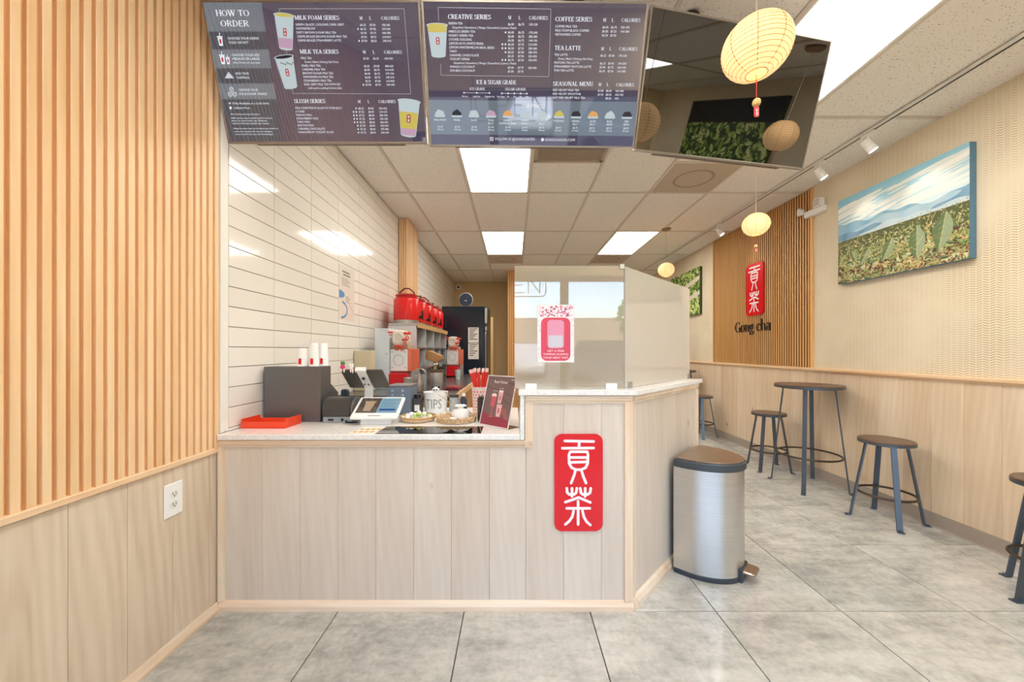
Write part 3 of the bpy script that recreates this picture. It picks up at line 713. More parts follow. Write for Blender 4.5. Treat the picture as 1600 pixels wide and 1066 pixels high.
def star(m, x, y, r, z):
    m.poly([(x+r*(1 if k % 2 == 0 else .45)*math.sin(PI*k/5), y+r*(1 if k % 2 == 0 else .45)*math.cos(PI*k/5)) for k in range(10)], z)
class Page:
    def __init__(s, W, H): s.W, s.H = W, H; s.t = M(); s.ln = M(); s.lay = {}; s.key = ''
    def X(s, u): return u*s.W
    def Y(s, v): return (1-v)*s.H
    def quad(s, mat, pts, z=.0012):
        s.lay.setdefault((s.key, mat.name), (mat, M()))[1].poly([(s.X(u), s.Y(v)) for u, v in pts], z)
    def head(s, q, u, v, u1, h=.0155): serif(s.t, q, s.X(u), s.Y(v)-h/2, h, .002, w=(u1-u)*s.W, bold=1.15)
    def text(s, q, u, v, h=.0082, u1=None, align='l'): txt(s.t, q, s.X(u), s.Y(v)-h/2, h, .002, w=None if u1 is None else (u1-u)*s.W, align=align)
    def line(s, pts, w=.0016): s.ln.ribbon([(s.X(u), s.Y(v)) for u, v in pts], w, .0016, rnd=False)
    def section(s, hd, u, v, u1, cols, rows, v0, dv, hh=.0155):
        s.head(hd, u, v, u1, hh)
        serif(s.t, 'M', s.X(cols[0]), s.Y(v+.003)-.006, .012, .002); serif(s.t, 'L', s.X(cols[1]), s.Y(v+.003)-.006, .012, .002); serif(s.t, 'CALORIES', s.X(cols[2]), s.Y(v+.003)-.006, .012, .002, w=.084*s.W)
        for k, r in enumerate(rows):
            vv = v0+dv*k
            if r is None: continue
            if len(r) == 1: s.text(r[0], u+.017, vv, .0075); continue
            nm, a, b, c, st = r; s.text(nm, u, vv)
            if a: s.text('$'+a, cols[0]-.001, vv+.003, .0078)
            if b: s.text('$'+b, cols[1]-.001, vv+.003, .0078)
            if c: s.text(c, cols[2]-.001, vv+.003, .0078)
            for i in range(st): star(s.t, s.X(cols[0]-.012-.014*i), s.Y(vv+.003), .005, .002)
    def cup(s, u0, v0, u1, v1, tilt, fill, body=SCR_CUP, top=None):
        s.key = 'drink_picture%d' % len(s.lay)
        W, H = (u1-u0)*s.W, (v1-v0)*s.H; cx, cyy = s.X((u0+u1)/2), s.Y((v0+v1)/2); ca, sa = math.cos(tilt), math.sin(tilt)
        def T(pts): return [((cx+(a*ca-b*sa)*1)/s.W, 1-(cyy+(a*sa+b*ca))/s.H) for a, b in pts]
        w0, w1, h = W*.46, W*.33, H*.5
        bot = [(w1*math.cos(q), -h*.9+h*.1*math.sin(q)) for q in (PI+.0, PI+.7, 1.5*PI, 2*PI-.7, 2*PI)]
        s.quad(body, T([(-w0, h*.85)]+bot+[(w0, h*.85)]), .0014)
        s.quad(body, T([(w0*1.1*math.cos(q), h*.85+h*.13*math.sin(q)) for q in [2*PI*k/14 for k in range(14)]]), .0015)
        if top: s.quad(top, T([(w0*.95*math.cos(q), h*.85+h*.09*math.sin(q)) for q in [2*PI*k/14 for k in range(14)]]), .0017)
        for mat, a, b in fill:
            wa = w1+(w0-w1)*((a+.9)/1.75); wb = w1+(w0-w1)*((b+.9)/1.75)
            s.quad(mat, T([(-wa*.96, h*a), (wa*.96, h*a), (wb*.96, h*b), (-wb*.96, h*b)]), .0018)
        s.quad(SCR_RED, T(rrect(-W*.085, -h*.25, W*.085, h*.18, W*.05)), .002)
        s.quad(SCR_CUP, T(rrect(-W*.04, -h*.2, W*.04, -h*.06, W*.01)), .0022); s.quad(SCR_CUP, T(rrect(-W*.04, -h*.0, W*.04, h*.12, W*.01)), .0022); s.key = ''
    def done(s, scr):
        part('lettering', s.t, SCR_TX, scr); part('rule_lines', s.ln, SCR_LN, scr)
        for k, (mat, m) in s.lay.items(): part(k[0].rstrip('0123456789') or 'colour_area', m, mat, scr)
p = Page(W1, H1)
for v0, v1, mt in ((.012, .202, SCR_LT), (.202, .323, SCR_DK), (.323, .452, SCR_LT), (.452, .559, SCR_DK), (.559, .672, SCR_LT), (.672, .988, SCR_DK)):
    p.key = 'band%d' % int(v0*1000); p.quad(mt, [(.008, v0), (.275, v0), (.275, v1), (.008, v1)])
p.key = ''
serif(p.t, 'HOW TO', p.X(.056), p.Y(.081)-.011, .022, .002, w=.156*W1, bold=1.1); serif(p.t, 'ORDER', p.X(.07), p.Y(.149)-.011, .022, .002, w=.132*W1, bold=1.1)
for q, u, v, u1, h in (('CHOOSE YOUR DRINK', .091, .248, .238, .009), ('COLD OR HOT', .092, .276, .186, .009), ('CHOOSE YOUR SIZE', .096, .361, .228, .009), ('MEDIUM OR LARGE', .096, .387, .226, .009), ('(Hot Drinks are one size)', .096, .413, .225, .007),
    ('ADD YOUR', .098, .489, .163, .009), ('TOPPINGS', .099, .518, .163, .009), ('CHOOSE YOUR', .1, .605, .194, .009), ('ICE & SUGAR GRADE', .099, .633, .234, .009), ('Only Available at a Cold drink', .058, .702, .238, .0085), ('Caffeine Free', .06, .735, .138, .0085),
    ('All hot drinks are large only option', .039, .781, .181, .0062), ('2,000 calories a day is used for general nutrition', .036, .81, .243, .0062), ('advice, but calorie needs vary. Additional', .037, .83, .214, .0062), ('nutrition information available upon request.', .038, .85, .224, .0062),
    ('Please be aware that our products may contain or', .041, .888, .264, .0062), ('come into contact with common allergens.', .042, .91, .234, .0062), ('Let us know if you have any food allergies.', .044, .931, .236, .0062)):
    p.text(q, u, v, h, u1)
star(p.t, p.X(.045), p.Y(.702), .006, .002); p.t.rect(p.X(.04), p.Y(.745), p.X(.05), p.Y(.725), .002)
def icon_cup(u, v, k):
    x, y = p.X(u), p.Y(v); p.t.poly([(x-.011*k, y+.014*k), (x-.008*k, y-.018*k), (x+.008*k, y-.018*k), (x+.011*k, y+.014*k)], .002); p.t.rect(x-.013*k, y+.015*k, x+.013*k, y+.019*k, .002); p.t.ribbon([(x, y+.019*k), (x+.003*k, y+.032*k)], .003*k, .002, rnd=False)
    p.lay.setdefault(('cup_icon%d' % len(p.lay), 'r'), (SCR_RED, M()))[1].rect(x-.004*k, y-.009*k, x+.004*k, y+.008*k, .0024)
icon_cup(.055, .267, 1); icon_cup(.049, .392, 1); icon_cup(.074, .4, .75)
for k, wd in enumerate((.02, .016, .012, .007, .003)): p.t.rect(p.X(.066)-wd, p.Y(.522)+.005*k, p.X(.066)+wd, p.Y(.522)+.0035+.005*k, .002)
for cx, cyy in ((.066, .6), (.055, .636), (.077, .636)):
    p.t.ribbon([(p.X(cx)+.0095*math.cos(PI/6+PI/3*k), p.Y(cyy)+.0095*math.sin(PI/6+PI/3*k)) for k in range(7)], .0018, .002, rnd=False)
    for a in (PI/6, PI*5/6, PI*1.5): p.t.ribbon([(p.X(cx), p.Y(cyy)), (p.X(cx)+.0095*math.cos(a), p.Y(cyy)+.0095*math.sin(a))], .0014, .002, rnd=False)
p.line([(.353, .09), (.353, .053), (.928, .053), (.933, .634), (.36, .63), (.36, .585)]); p.line([(.357, .33), (.357, .365)])
p.cup(.316, .075, .412, .33, -.09, [(SCR_PINK, -.88, -.35)], top=SCR_YEL)
p.cup(.30, .355, .396, .6, .1, [], top=SCR_BLK)
for k in range(9): p.quad(SCR_BLK, [(.325+.007*k+a*.003, .415+.012*((k*5) % 4)/3+b*.006) for a, b in ((-1, 0), (0, 1), (1, 0), (0, -1))], .0024)
p.cup(.858, .665, .972, .955, -.1, [(SCR_YEL, -.55, .3), (SCR_PINK, -.9, -.55)])
p.section('MILK FOAM SERIES', .418, .111, .625, (.719, .764, .819), [('GREEN | BLACK | OOLONG | EARL GREY', '6.25', '7.00', '190-240', 0), ('WINTERMELON', '6.25', '7.00', '270-340', 1), ('DIRTY BROWN SUGAR MILK TEA', '7.00', '7.75', '690-780', 0), ('CREME BRULEE BROWN SUGAR MILK TEA', '7.50', '8.25', '610-810', 0), ('CREME BRULEE STRAWBERRY LATTE', '7.50', '8.25', '240-310', 1)], .156, .0265)
p.section('MILK TEA SERIES', .421, .338, .605, (.719, .766, .82), [('MILK TEA', '5.50', '6.25', '430-590', 0), ('Green | Black | Oolong | Earl Grey',), ('PEARL MILK TEA', '6.25', '7.00', '480-620', 0), ('CARAMEL MILK TEA', '6.00', '6.75', '510-670', 0), ('BROWN SUGAR MILK TEA', '6.00', '6.75', '570-740', 0), ('WINTERMELON MILK TEA', '6.00', '6.75', '240-310', 0), ('STRAWBERRY MILK TEA', '6.25', '7.00', '610-820', 0), ("EARL GREY MILK TEA WITH 3J'S", '7.00', '7.75', '340-490', 1), ('(with pearls, pudding & herbal jelly)',)], .382, .0262)
z = [('MILK FOAM PEACH SLUSH W/ STAR JELLY', '8.25', '9.00', '350-420', 1), ('LYCHEE', '7.25', '8.00', '210-310', 2)]+[(q, '7.25', '8.00', c, s_) for q, c, s_ in (('MANGO MILK', '280-390', 2), ('STRAWBERRY MILK', '240-340', 2), ('TARO MILK', '380-490', 2), ('MATCHA MILK', '320-500', 1), ('CARAMEL CHOCOLATE', '370-480', 1), ('PASSIONFRUIT YOGURT SLUSH', '250-340', 1))]
p.section('SLUSH SERIES', .361, .686, .513, (.672, .72, .773), z, .736, .0257)
p.done(S1)
p = Page(W2, H2)
p.quad(SCR_LT, [(.008, .66), (.992, .66), (.992, .91), (.008, .91)])
p.line([(.072, .13), (.072, .046), (.571, .05), (.571, .49), (.071, .487), (.071, .41)])
p.cup(.015, .14, .112, .37, .0, [(SCR_YEL, .45, .78)], top=SCR_YEL)
p.section('CREATIVE SERIES', .114, .103, .305, (.382, .428, .475), [('GREEN TEA', '6.00', '6.75', '150-230', 0), ('Grapefruit | Strawberry | Mango | Passionfruit | Lemon | Peach',), ('HIBISCUS GREEN TEA', '6.00', '6.75', '170-240', 1), ('HONEY GREEN TEA', '6.00', '6.75', '280-380', 0), ('LYCHEE OOLONG', '6.00', '6.75', '140-190', 0), ('LEMON AI-YU WHITE PEARL', '6.50', '7.25', '210-290', 2), ('LEMON WINTERMELON BASIL SEEDS', '6.50', '7.25', '280-360', 2), ('TARO', '6.25', '7.00', '380-470', 1), ('CARAMEL CHOCOLATE', '6.25', '7.00', '320-420', 0), ('YOGURT DRINK', '6.75', '7.50', '150-290', 2), ('Grapefruit | Strawberry | Mango | Passionfruit | Lemon | Peach',), ('MANGO COCONUT', '7.00', '7.75', '330-430', 0), ('DOUBLE COCONUT', '7.00', '7.75', '', 0)], .145, .0258)
cc = (.805, .843, .887)
p.section('COFFEE SERIES', .592, .112, .756, cc, [('COFFEE MILK TEA', '6.00', '6.75', '330-470', 0), ('MILK FOAM BLACK COFFEE', '6.50', '7.25', '160-200', 0), ('VIETNAMESE COFFEE', '6.50', '7.25', '', 0)], .158, .026)
p.section('TEA LATTE', .593, .297, .714, cc, [('TEA LATTE', '6.25', '7.00', '170-230', 0), ('Green | Black | Oolong | Earl Grey',), ('MATCHA TEA LATTE', '6.25', '7.00', '170-250', 0), ('STRAWBERRY MATCHA LATTE', '7.00', '7.75', '260-340', 0), ('THAI TEA LATTE', '6.75', '7.50', '210-380', 0)], .342, .0262)
p.section('SEASONAL MENU', .592, .538, .78, cc, [('RED VELVET MILK TEA', '7.00', '8.00', '430-580', 0), ('RED VELVET SMOOTHIE', '7.50', '8.50', '502-702', 0), ('HOT RED VELVET MILK TEA', '', '8.00', '430', 0)], .582, .0265)
p.head('ICE & SUGAR GRADE', .234, .532, .42); serif(p.t, 'ICE GRADE', p.X(.203), p.Y(.579)-.005, .010, .002, w=.071*W2); serif(p.t, 'SUGAR GRADE', p.X(.368), p.Y(.579)-.005, .010, .002, w=.098*W2)
p.line([(.175, .607), (.295, .607)], .0022); p.line([(.353, .609), (.471, .609)], .0022)
for u in (.175, .235, .295): star(p.t, p.X(u), p.Y(.607), .005, .002)
for k in range(5): star(p.t, p.X(.353+.0295*k), p.Y(.609), .005, .002)
for q, u in (('No Ice', .178), ('Light Ice', .234), ('Regular Ice', .296), ('No Sugar', .349), ('30', .382), ('50', .412), ('70', .441), ('100', .471)): p.text(q, u, .632, .0065, align='c')
p.head('TOPPINGS', .447, .699, .554, .0165)
tops = [('MILK FOAM', '', '1.00', '30 kcal', SCR_CUP), ('PEARL', '', '0.75', '130 kcal', SCR_BLK), ('ALOE', '', '1.00', '80 kcal', SCR_CUP), ('STAR', 'JELLY', '1.00', '70 kcal', SCR_PINK), ('MANGO', 'POPPING PEARL', '1.00', '60 kcal', SCR_ORG), ('WHITE', 'PEARL', '1.00', '70 kcal', SCR_CUP), ('COCONUT', 'JELLY', '0.75', '40 kcal', SCR_CUP), ('PUDDING', '', '0.75', '81 kcal', SCR_YEL), ('HERBAL', 'JELLY', '0.75', '51 kcal', SCR_BLK), ('OREO', 'CRUMBS', '0.75', '71 kcal', SCR_ORG), ('BASIL', 'SEEDS', '0.75', '70 kcal', SCR_CUP), ('RED', 'BEAN', '0.75', '81 kcal', SCR_BLK)]
tops[9] = ('ALOE', 'JELLY', '0.75', '71 kcal', SCR_ORG)
for k, (a, b, pr, kc, mt) in enumerate(tops):
    u = .056+.0815*k; v = .757; p.key = 'topping_picture%d' % k
    p.quad(mt, [(u+.023*math.cos(q), v+.012-.036*math.sin(q)*(1+.12*((i*7+k) % 3))) for i, q in enumerate([PI*i/8 for i in range(9)])], .0018)
    p.quad(SCR_CUP, [(u-.027, v+.012), (u+.027, v+.012), (u+.022, v+.026), (u-.022, v+.026)], .002)
    p.text(a, u, .803, .0075, align='c')
    if b: p.text(b, u, .825, .0075, align='c')
    p.text('$'+pr, u, .853, .0072, align='c'); p.text(kc, u, .873, .0068, align='c')
p.text('FOLLOW US @GONGCHATEA', .32, .941, .0105, .515); p.text('GONGCHAUSA.COM', .562, .943, .0105, .71)
p.t.ribbon([(p.X(.303)+a*.0065, p.Y(.941)+b*.0065) for a, b in ((-1, -1), (1, -1), (1, 1), (-1, 1), (-1, -1))], .0022, .002); star(p.t, p.X(.303), p.Y(.941), .004, .002)
p.t.poly([(p.X(.551)+.007*math.cos(PI*k/7), p.Y(.943)+.007*math.sin(PI*k/7)) for k in range(14)], .002)
p.done(S2)

# ------------------------------------------------------------------ lanterns, track lights, wall things
def lantern(label, loc, d, tassel=True, canopy=True):
    """loc = centre of the paper ball"""
    t = thing('paper_lantern', label, 'lantern', loc, group='pleated paper lanterns'); r = d/2; k = .90
    n = 17; a0 = math.radians(72); prof = []
    for i in range(n*2+1):
        a = -a0+2*a0*i/(2*n); bul = 1.0-.018*(1 if i % 2 == 0 else 0)
        prof.append((r*math.cos(a)*bul, r*k*math.sin(a)*bul))
    part('shade', M().lathe(prof, 40, cap=False), LANTERN, t, smooth=True)
    m = M()
    for i in range(0, 2*n+1, 2):
        rr, zz = prof[i]; m.tube([(rr*1.003*math.cos(2*PI*q/36), rr*1.003*math.sin(2*PI*q/36), zz) for q in range(36)], .0007 if 0 < i < 2*n else .0016, 4, True)
    part('ring_ribs', m, LRIB, t)
    m = M()
    for q in range(8):
        b = 2*PI*q/8+.25; m.tube([(pr*1.012*math.cos(b), pr*1.012*math.sin(b), z_) for pr, z_ in prof[::2]], .0011, 5)
    part('seam_ribs', m, LRIB, t)
    part('bulb', M().ball((0, 0, 0), .028), P('warm_bulb', (255, 236, 190), .5, 0, 12, ecol=(255, 214, 150)), t, smooth=True)
    top = ZC-loc[2]
    part('cord', M().cyl((0, 0, .02), (0, 0, top-.001), .0022, n=8), P('cord_pale', (196, 188, 176), .6), t)
    if canopy: part('canopy', M().lathe([(.0, -.022), (.045, -.02), (.06, -.008), (.06, -.0005)], 24, c=(0, 0, top)), P('canopy_bronze', (150, 122, 84), .4, .5), t, smooth=True)
    if tassel:
        s = d/.22; zb = -r*k*.95
        part('tassel_string', M().cyl((0, 0, zb), (0, 0, zb-.10*s), .0014, n=6), P('string_red', (206, 40, 44), .6), t)
        part('tassel_bead', M().lathe([(.004, 0), (.0115, .003), (.014, .012), (.012, .02), (.0085, .024), (.004, .026)], 16, c=(0, 0, zb-.10*s-.01)), P('bead_yellow', (226, 200, 130), .4), t, smooth=True)
        m = M(frame((0, 0, zb-.10*s-.044), '-y')); m.prism(rrect(-.0085, -.005, .0085, .033, .005), -.002, .002); part('tassel_charm', m, P('charm_red', (226, 66, 66), .4), t)
        m = M(frame((0, -.0022, zb-.10*s-.044), '-y')); logo_strokes(m, -.0065, -.003, .013, .0004, .09); part('charm_lettering', m, PINKW, t)
lantern('large paper lantern in front of the switched-off screen, nearest and biggest, with a red charm', (.872, 1.33, 2.346), .225)
lantern('paper lantern hanging before the amber slats, above the red sign', (2.10, 3.21, 2.352), .216)
lantern('small farthest paper lantern above the slanted glass screen', (2.055, 4.99, 2.347), .212, tassel=False)
lantern('paper lantern near the viewer on the right, seen only mirrored in the black screen', (2.18, 1.22, 2.40), .22)

TX = 2.64
single('lighting_track', M().box(TX-.017, TX+.017, 1.0, 6.6, ZC-.018, ZC-.001).box(TX-.003, TX+.003, 1.0, 6.6, ZC-.0195, ZC-.017), OFFWHITE, 'white lighting track along the ceiling by the right wall', 'track')
o = part('slot', M().box(TX-.006, TX+.006, 1.0, 6.6, ZC-.0205, ZC-.0195), BLACKM, bpy.data.objects['lighting_track'])
def spot(label, y, aim):
    t = thing('track_spotlight', label, 'spotlight', (TX, y, ZC-.021), group='white spotlights on the ceiling track')
    part('adapter', M().box(-.015, .015, -.05, .05, -.02, 0), WHITE, t, .003)
    part('stem', M().cyl((0, 0, -.02), (0, 0, -.06), .008, n=12), WHITE, t, smooth=True)
    d = (Vector(aim)-Vector((TX, y, ZC-.10))).normalized()
    a = Vector((0, 0, -.085))
    part('head', M().cyl(a-d*.04, a+d*.055, .029, .033, 20).cyl(a-d*.02, a-d*.012, .033, n=20).cyl(a+d*.004, a+d*.012, .035, n=20), WHITE, t, .003, smooth=True)
    part('lens', M().cyl(a+d*.0535, a+d*.058, .027, n=20), P('spot_lens', (255, 246, 226), .3, 0, 6), t)
    L = bpy.data.lights.new('spotlight_beam', 'SPOT'); L.energy = 3.2; L.color = (1, .91, .78); L.spot_size = math.radians(62); L.spot_blend = .7; L.shadow_soft_size = .03
    lo = bpy.data.objects.new('spotlight_beam', L); C.objects.link(lo); lo.parent = t; lo.location = a+d*.075; lo.rotation_euler = d.to_track_quat('-Z', 'Y').to_euler()
spot('white track spotlight nearest the landscape canvas', 2.756, (2.97, 2.62, 2.25))
spot('white track spotlight level with the far edge of the landscape canvas', 3.19, (2.97, 3.05, 2.2))
spot('white track spotlight above the amber slat panel', 4.75, (2.97, 4.55, 2.2))
spot('white track spotlight out of frame, nearest the shop window', 1.5, (2.97, 1.35, 2.1))

# emergency light
t = thing('emergency_light', 'white twin-head emergency light high on the wall beside the amber slats', 'lamp', mx=frame((3.0145, 3.67, 2.605), '-x'))
part('body', M().box(-.115, .115, 0, .062, 0, .05), WHITE, t, .006)
for x in (-.125, .075):
    a = Vector((x, .075, .045)); d = Vector((-.35 if x < 0 else .15, -.05, 1)).normalized()
    m = M(); m.cyl(a, a+d*.045, .030, .040, 18) if x < 0 else m.prism(rrect(x-.045, .05, x+.045, .135, .015), .03, .075)
    part('lamp_head', m, WHITE, t, .002, smooth=x < 0)
m = M()
for i in range(3):
    for j in range(3): m.box(.045+.022*i, .061+.022*i, .062+.022*j, .079+.022*j, .0752, .077)
part('lamp_grid', m, P('lens_grey', (196, 192, 186), .2), t)

red_sign('red rounded sign with white characters on the amber slats of the right wall', frame((2.9995, 4.745, 1.697), '-x'), .32, .02)
m = M(); x = 0
for ch_ in 'Gong cha':
    pass
serif(m, 'Gong cha', 0, 0, .135, .004, w=.70, bold=1.7)
m2 = M(); m2.v = m.v; m2.f = m.f; m2.c = m.c
t = thing('shop_name', 'dark letters reading Gong cha under the red sign on the amber slats', 'sign', mx=frame((2.9995, 5.01, 1.50), '-x'))
part('lettering', m2, P('letters_dark_brown', (34, 18, 12), .5), t)

def colmat(name, rough=.6):
    t = NT(name); a = t.n('VertexColor'); a.layer_name = 'Col'; t.l(a.outputs[0], t.b.inputs['Base Color']); t.set(Roughness=rough); return t.m
PRINT = colmat('canvas_print')
def leaf(m, x, y, L, wd, a, col, mid, z, W, H):
    ca, sa = math.cos(a), math.sin(a)
    up = [(0, 0), (.12, .24), (.3, .44), (.5, .5), (.68, .42), (.86, .2), (1, 0)]
    pts = [(L*p_, wd*q_) for p_, q_ in up]+[(L*p_, -wd*q_) for p_, q_ in up[-2:0:-1]]
    T = [(x+p_*ca-q_*sa, y+p_*sa+q_*ca) for p_, q_ in pts]
    T = [(min(max(p_, .0), W), min(max(q_, .0), H)) for p_, q_ in T]
    m.poly(T[:7], z, mid)
    m.poly([T[0]]+T[6:], z, col)
def canvas(label, mx, W, H, painter, thick=.035, edge=(120, 150, 170)):
    t = thing('canvas_print', label, 'picture', mx=mx)
    m = M(); m.box(0, W, 0, H, 0, thick); part('stretched_canvas', m, P('canvas_edge_%d' % edge[0], edge, .7), t, .002)
    m = M(); painter(m, W, H, thick+.001); part('printed_picture', m, PRINT, t)
def landscape(m, W, H, z):
    r = random.Random(3)
    def lerp(a, b, k): return tuple(a[i]+(b[i]-a[i])*k for i in range(3))
    n = 36
    for k in range(n):   # sky, blue on top and pale by the ridge
        v0, v1 = .5+.5*k/n, .5+.5*(k+1)/n; f = k/(n-1)
        c = lerp((222, 240, 244), (150, 206, 226), max(0, f-.2)/.8)
        for q in range(16):
            g = q/15; m.rect(W*q/16, H*v0, W*(q+1)/16, H*v1, z, lerp(lerp(c, (120, 190, 220), .35*(1-g)), (236, 248, 250), .5*g*(1-f)))
    for k in range(70):  # cloud streaks
        x, y = r.uniform(0, W), H*r.uniform(.66, .93); L, h = r.uniform(.06, .26), r.uniform(.004, .014)
        pts = [(min(max(x+L*math.cos(a), 0), W), min(y+h*math.sin(a)+.12*L*math.cos(a), H)) for a in [2*PI*i/12 for i in range(12)]]
        m.poly(pts, z+.0002+k*1e-6, lerp((228, 238, 236), (250, 250, 244), r.random()))
    for base, amp, col, sd, zz in ((.66, .075, (128, 178, 206), 1, .0005), (.60, .06, (168, 202, 220), 5, .0006), (.57, .085, (104, 150, 186), 8, .0007), (.53, .05, (196, 216, 226), 11, .0008)):
        N = 60; pv = None
        for i in range(N+1):
            u = i/N; h = base+amp*(.5*math.sin(u*5+sd)+.3*math.sin(u*11+sd*2)+.2*math.sin(u*27+sd*3))*(.5+.7*u if sd == 8 else 1)
            pp = (W*u, H*min(h, .82))
            if pv: m.poly([(pv[0], H*.46), (pp[0], H*.46), pp, pv], z+zz, lerp(col, (222, 234, 240), .25*abs(math.sin(i*.31+sd))))
            pv = pp
    m.rect(0, 0, W, H*.30, z+.0009, (96, 62, 46)); m.rect(0, H*.30, W, H*.50, z+.0009, (92, 98, 58))
    pal = [(112, 136, 66), (150, 164, 92), (86, 112, 54), (180, 186, 128), (206, 204, 160), (140, 142, 70), (196, 170, 96), (70, 92, 48)]
    N = 1900
    for k in range(N):
        f = k/N; v = .53-.52*f**.85; v += r.uniform(-.02, .02); u = r.random(); s_ = .011+.062*f
        if v < .2 and r.random() < .6: continue
        L = s_*r.uniform(.7, 1.5); c = r.choice(pal); leaf(m, W*u, H*v, L, L*r.uniform(.24, .42), r.choice([r.uniform(-2.6, -.6), r.uniform(-3.4, .4)]), c, lerp(c, (240, 240, 215), .35), z+.0011+k*6e-7, W, H)
    for k in range(260):
        u, v = r.random(), r.uniform(0, .14); c = r.choice([(122, 82, 58), (80, 50, 38), (160, 116, 84), (196, 168, 136)]); leaf(m, W*u, H*v, .02, .01, r.uniform(0, 6), c, c, z+.0023+k*1e-6, W, H)
    for u, v, L, a in ((.68, .42, .25, -1.58), (.87, .47, .27, -1.75), (.50, .38, .19, -2.0), (.30, .34, .15, -2.1), (.14, .36, .12, -1.2)):
        leaf(m, W*u, H*v, L, L*.46, a, (104, 126, 84), (158, 176, 142), z+.0026, W, H)
        for q in (.2, .35, .5, .65, .8):
            for sg in (-1, 1): bx_, by_ = W*u+L*q*math.cos(a), H*v+L*q*math.sin(a); m.ribbon([(bx_, by_), (bx_+L*.2*math.cos(a+sg*.8)*(1.05-q), by_+L*.2*math.sin(a+sg*.8)*(1.05-q))], .0022, z+.0027, rnd=False); m.c[-1] = (186, 196, 150)
        m.ribbon([(W*u, H*v), (W*u+L*.92*math.cos(a), max(.004, H*v+L*.92*math.sin(a)))], .004, z+.0028, rnd=False); m.c[-1] = (206, 206, 150)
    for k in range(34):
        x, y = W*r.random(), H*r.uniform(.05, .42); a = r.uniform(-.9, 1.4); L = r.uniform(.04, .12)
        x1, y1 = min(max(x+L*math.cos(a), 0), W), min(max(y+L*math.sin(a), 0), H); m.ribbon([(x, y), (x1, y1)], .0035, z+.003, rnd=False); m.c[-1] = r.choice([(196, 176, 120), (222, 206, 150), (170, 150, 96)])
canvas('large landscape canvas of a leafy tea field under misty blue mountains', frame((3.0145, 3.385, 1.861), '-x'), .975, .76, landscape, .045, (96, 140, 170))
def leaves(m, W, H, z, bands=True):
    r = random.Random(9); m.rect(0, 0, W, H, z, (52, 74, 34))
    pal = [(126, 160, 62), (160, 186, 88), (96, 130, 48), (190, 206, 120), (74, 104, 40), (210, 220, 150)]
    for k in range(800):
        c = r.choice(pal); L = r.uniform(.05, .1); leaf(m, W*r.random(), H*r.random(), L, L*.42, r.uniform(0, 6.28), c, tuple(min(255, q+24) for q in c), z+.0003+k*1e-6, W, H)
    for a, b in ((.62, .52), (.30, .22)) if bands else ():
        m.poly([(0, H*(a-.13)), (W*.6, H*(a+.0)), (W, H*(a+.11)), (W, H*(a+.2)), (W*.6, H*(a+.1)), (0, H*(a-.02))][::1], z+.0014, (226, 214, 196))
canvas('green canvas of dense tea leaves with pale bands, far on the right wall', frame((3.0145, 7.0, 1.85), '-x'), 1.08, .76, lambda m, W, H, z: leaves(m, W, H, z), .04, (60, 84, 40))
def hedge(m, W, H, z):
    leaves(m, W, H, z, False); m.rect(0, H*.80, W, H, z+.002, (22, 20, 18))
canvas('canvas of dense green leaves near the viewer, seen only mirrored in the black screen', frame((3.0145, .55, 1.75), '-x'), 1.15, 1.02, hedge, .04, (60, 84, 40))

def outlet(label, mx, w_=.076, h_=.122):
    t = thing('wall_outlet', label, 'outlet', mx=mx)
    part('cover_plate', M().box(-w_/2, w_/2, -h_/2, h_/2, 0, .006), WHITE, t, .0025)
    m = M()
    for s in (-1, 1): m.prism(rrect(-.016, s*.021-.015, .016, s*.021+.015, .012), .006, .0075)
    part('socket', m, P('socket_white', (226, 226, 222), .3), t)
    m = M()
    for s in (-1, 1): m.box(-.008, -.0055, s*.021-.001, s*.021+.008, .0074, .0082).box(.0055, .008, s*.021-.001, s*.021+.007, .0074, .0082).box(-.0025, .0025, s*.021-.009, s*.021-.004, .0074, .0082)
    part('slots', m, INK, t)
outlet('white double outlet low on the left wainscot', frame((-1.437, 1.558, .632), '+x'), .084, .138)
outlet('small white outlet low on the right wainscot behind the far stool', frame((3.0008, 4.27, .47), '-x'))

# safety poster on the tiles
t = thing('wall_poster', 'tall laminated instruction poster with blue pictures on the white tiles', 'poster', mx=frame((-1.4298, 3.02, 1.515), '+x'))
part('sheet', M().box(0, .29, 0, .455, 0, .001), P('poster_laminate', (232, 222, 210), .12), t)
m = M()
for k, (a, b, c) in enumerate(((.06, .20, .40), (.075, .21, .375))): m.rect(a, c, b, c+.014, .0014)
for k in range(6): m.rect(.05, .35-.012*k, .05+.16*(.7+.3*((k*7) % 3)/2), .354-.012*k, .0014)
for k in range(5): m.rect(.12, .20-.012*k, .12+.09*(.7+.3*((k*5) % 3)/2), .204-.012*k, .0014)
m.ribbon([(.19, .14), (.27, .08)], .004, .0014); part('printed_lines', m, INKG, t)
m = M(); m.poly([(.004, .18), (.004, .245)]+[(.004+.10*math.sin(a), .212+.034*math.cos(a)) for a in [PI*i/8 for i in range(1, 8)]], .0014)
m.ribbon([(.02+.13*math.sin(a), .085+.07*math.cos(a)) for a in [PI*.1+PI*.85*i/9 for i in range(10)]], .018, .0014, rnd=False); part('blue_pictures', m, BLUEINK, t)

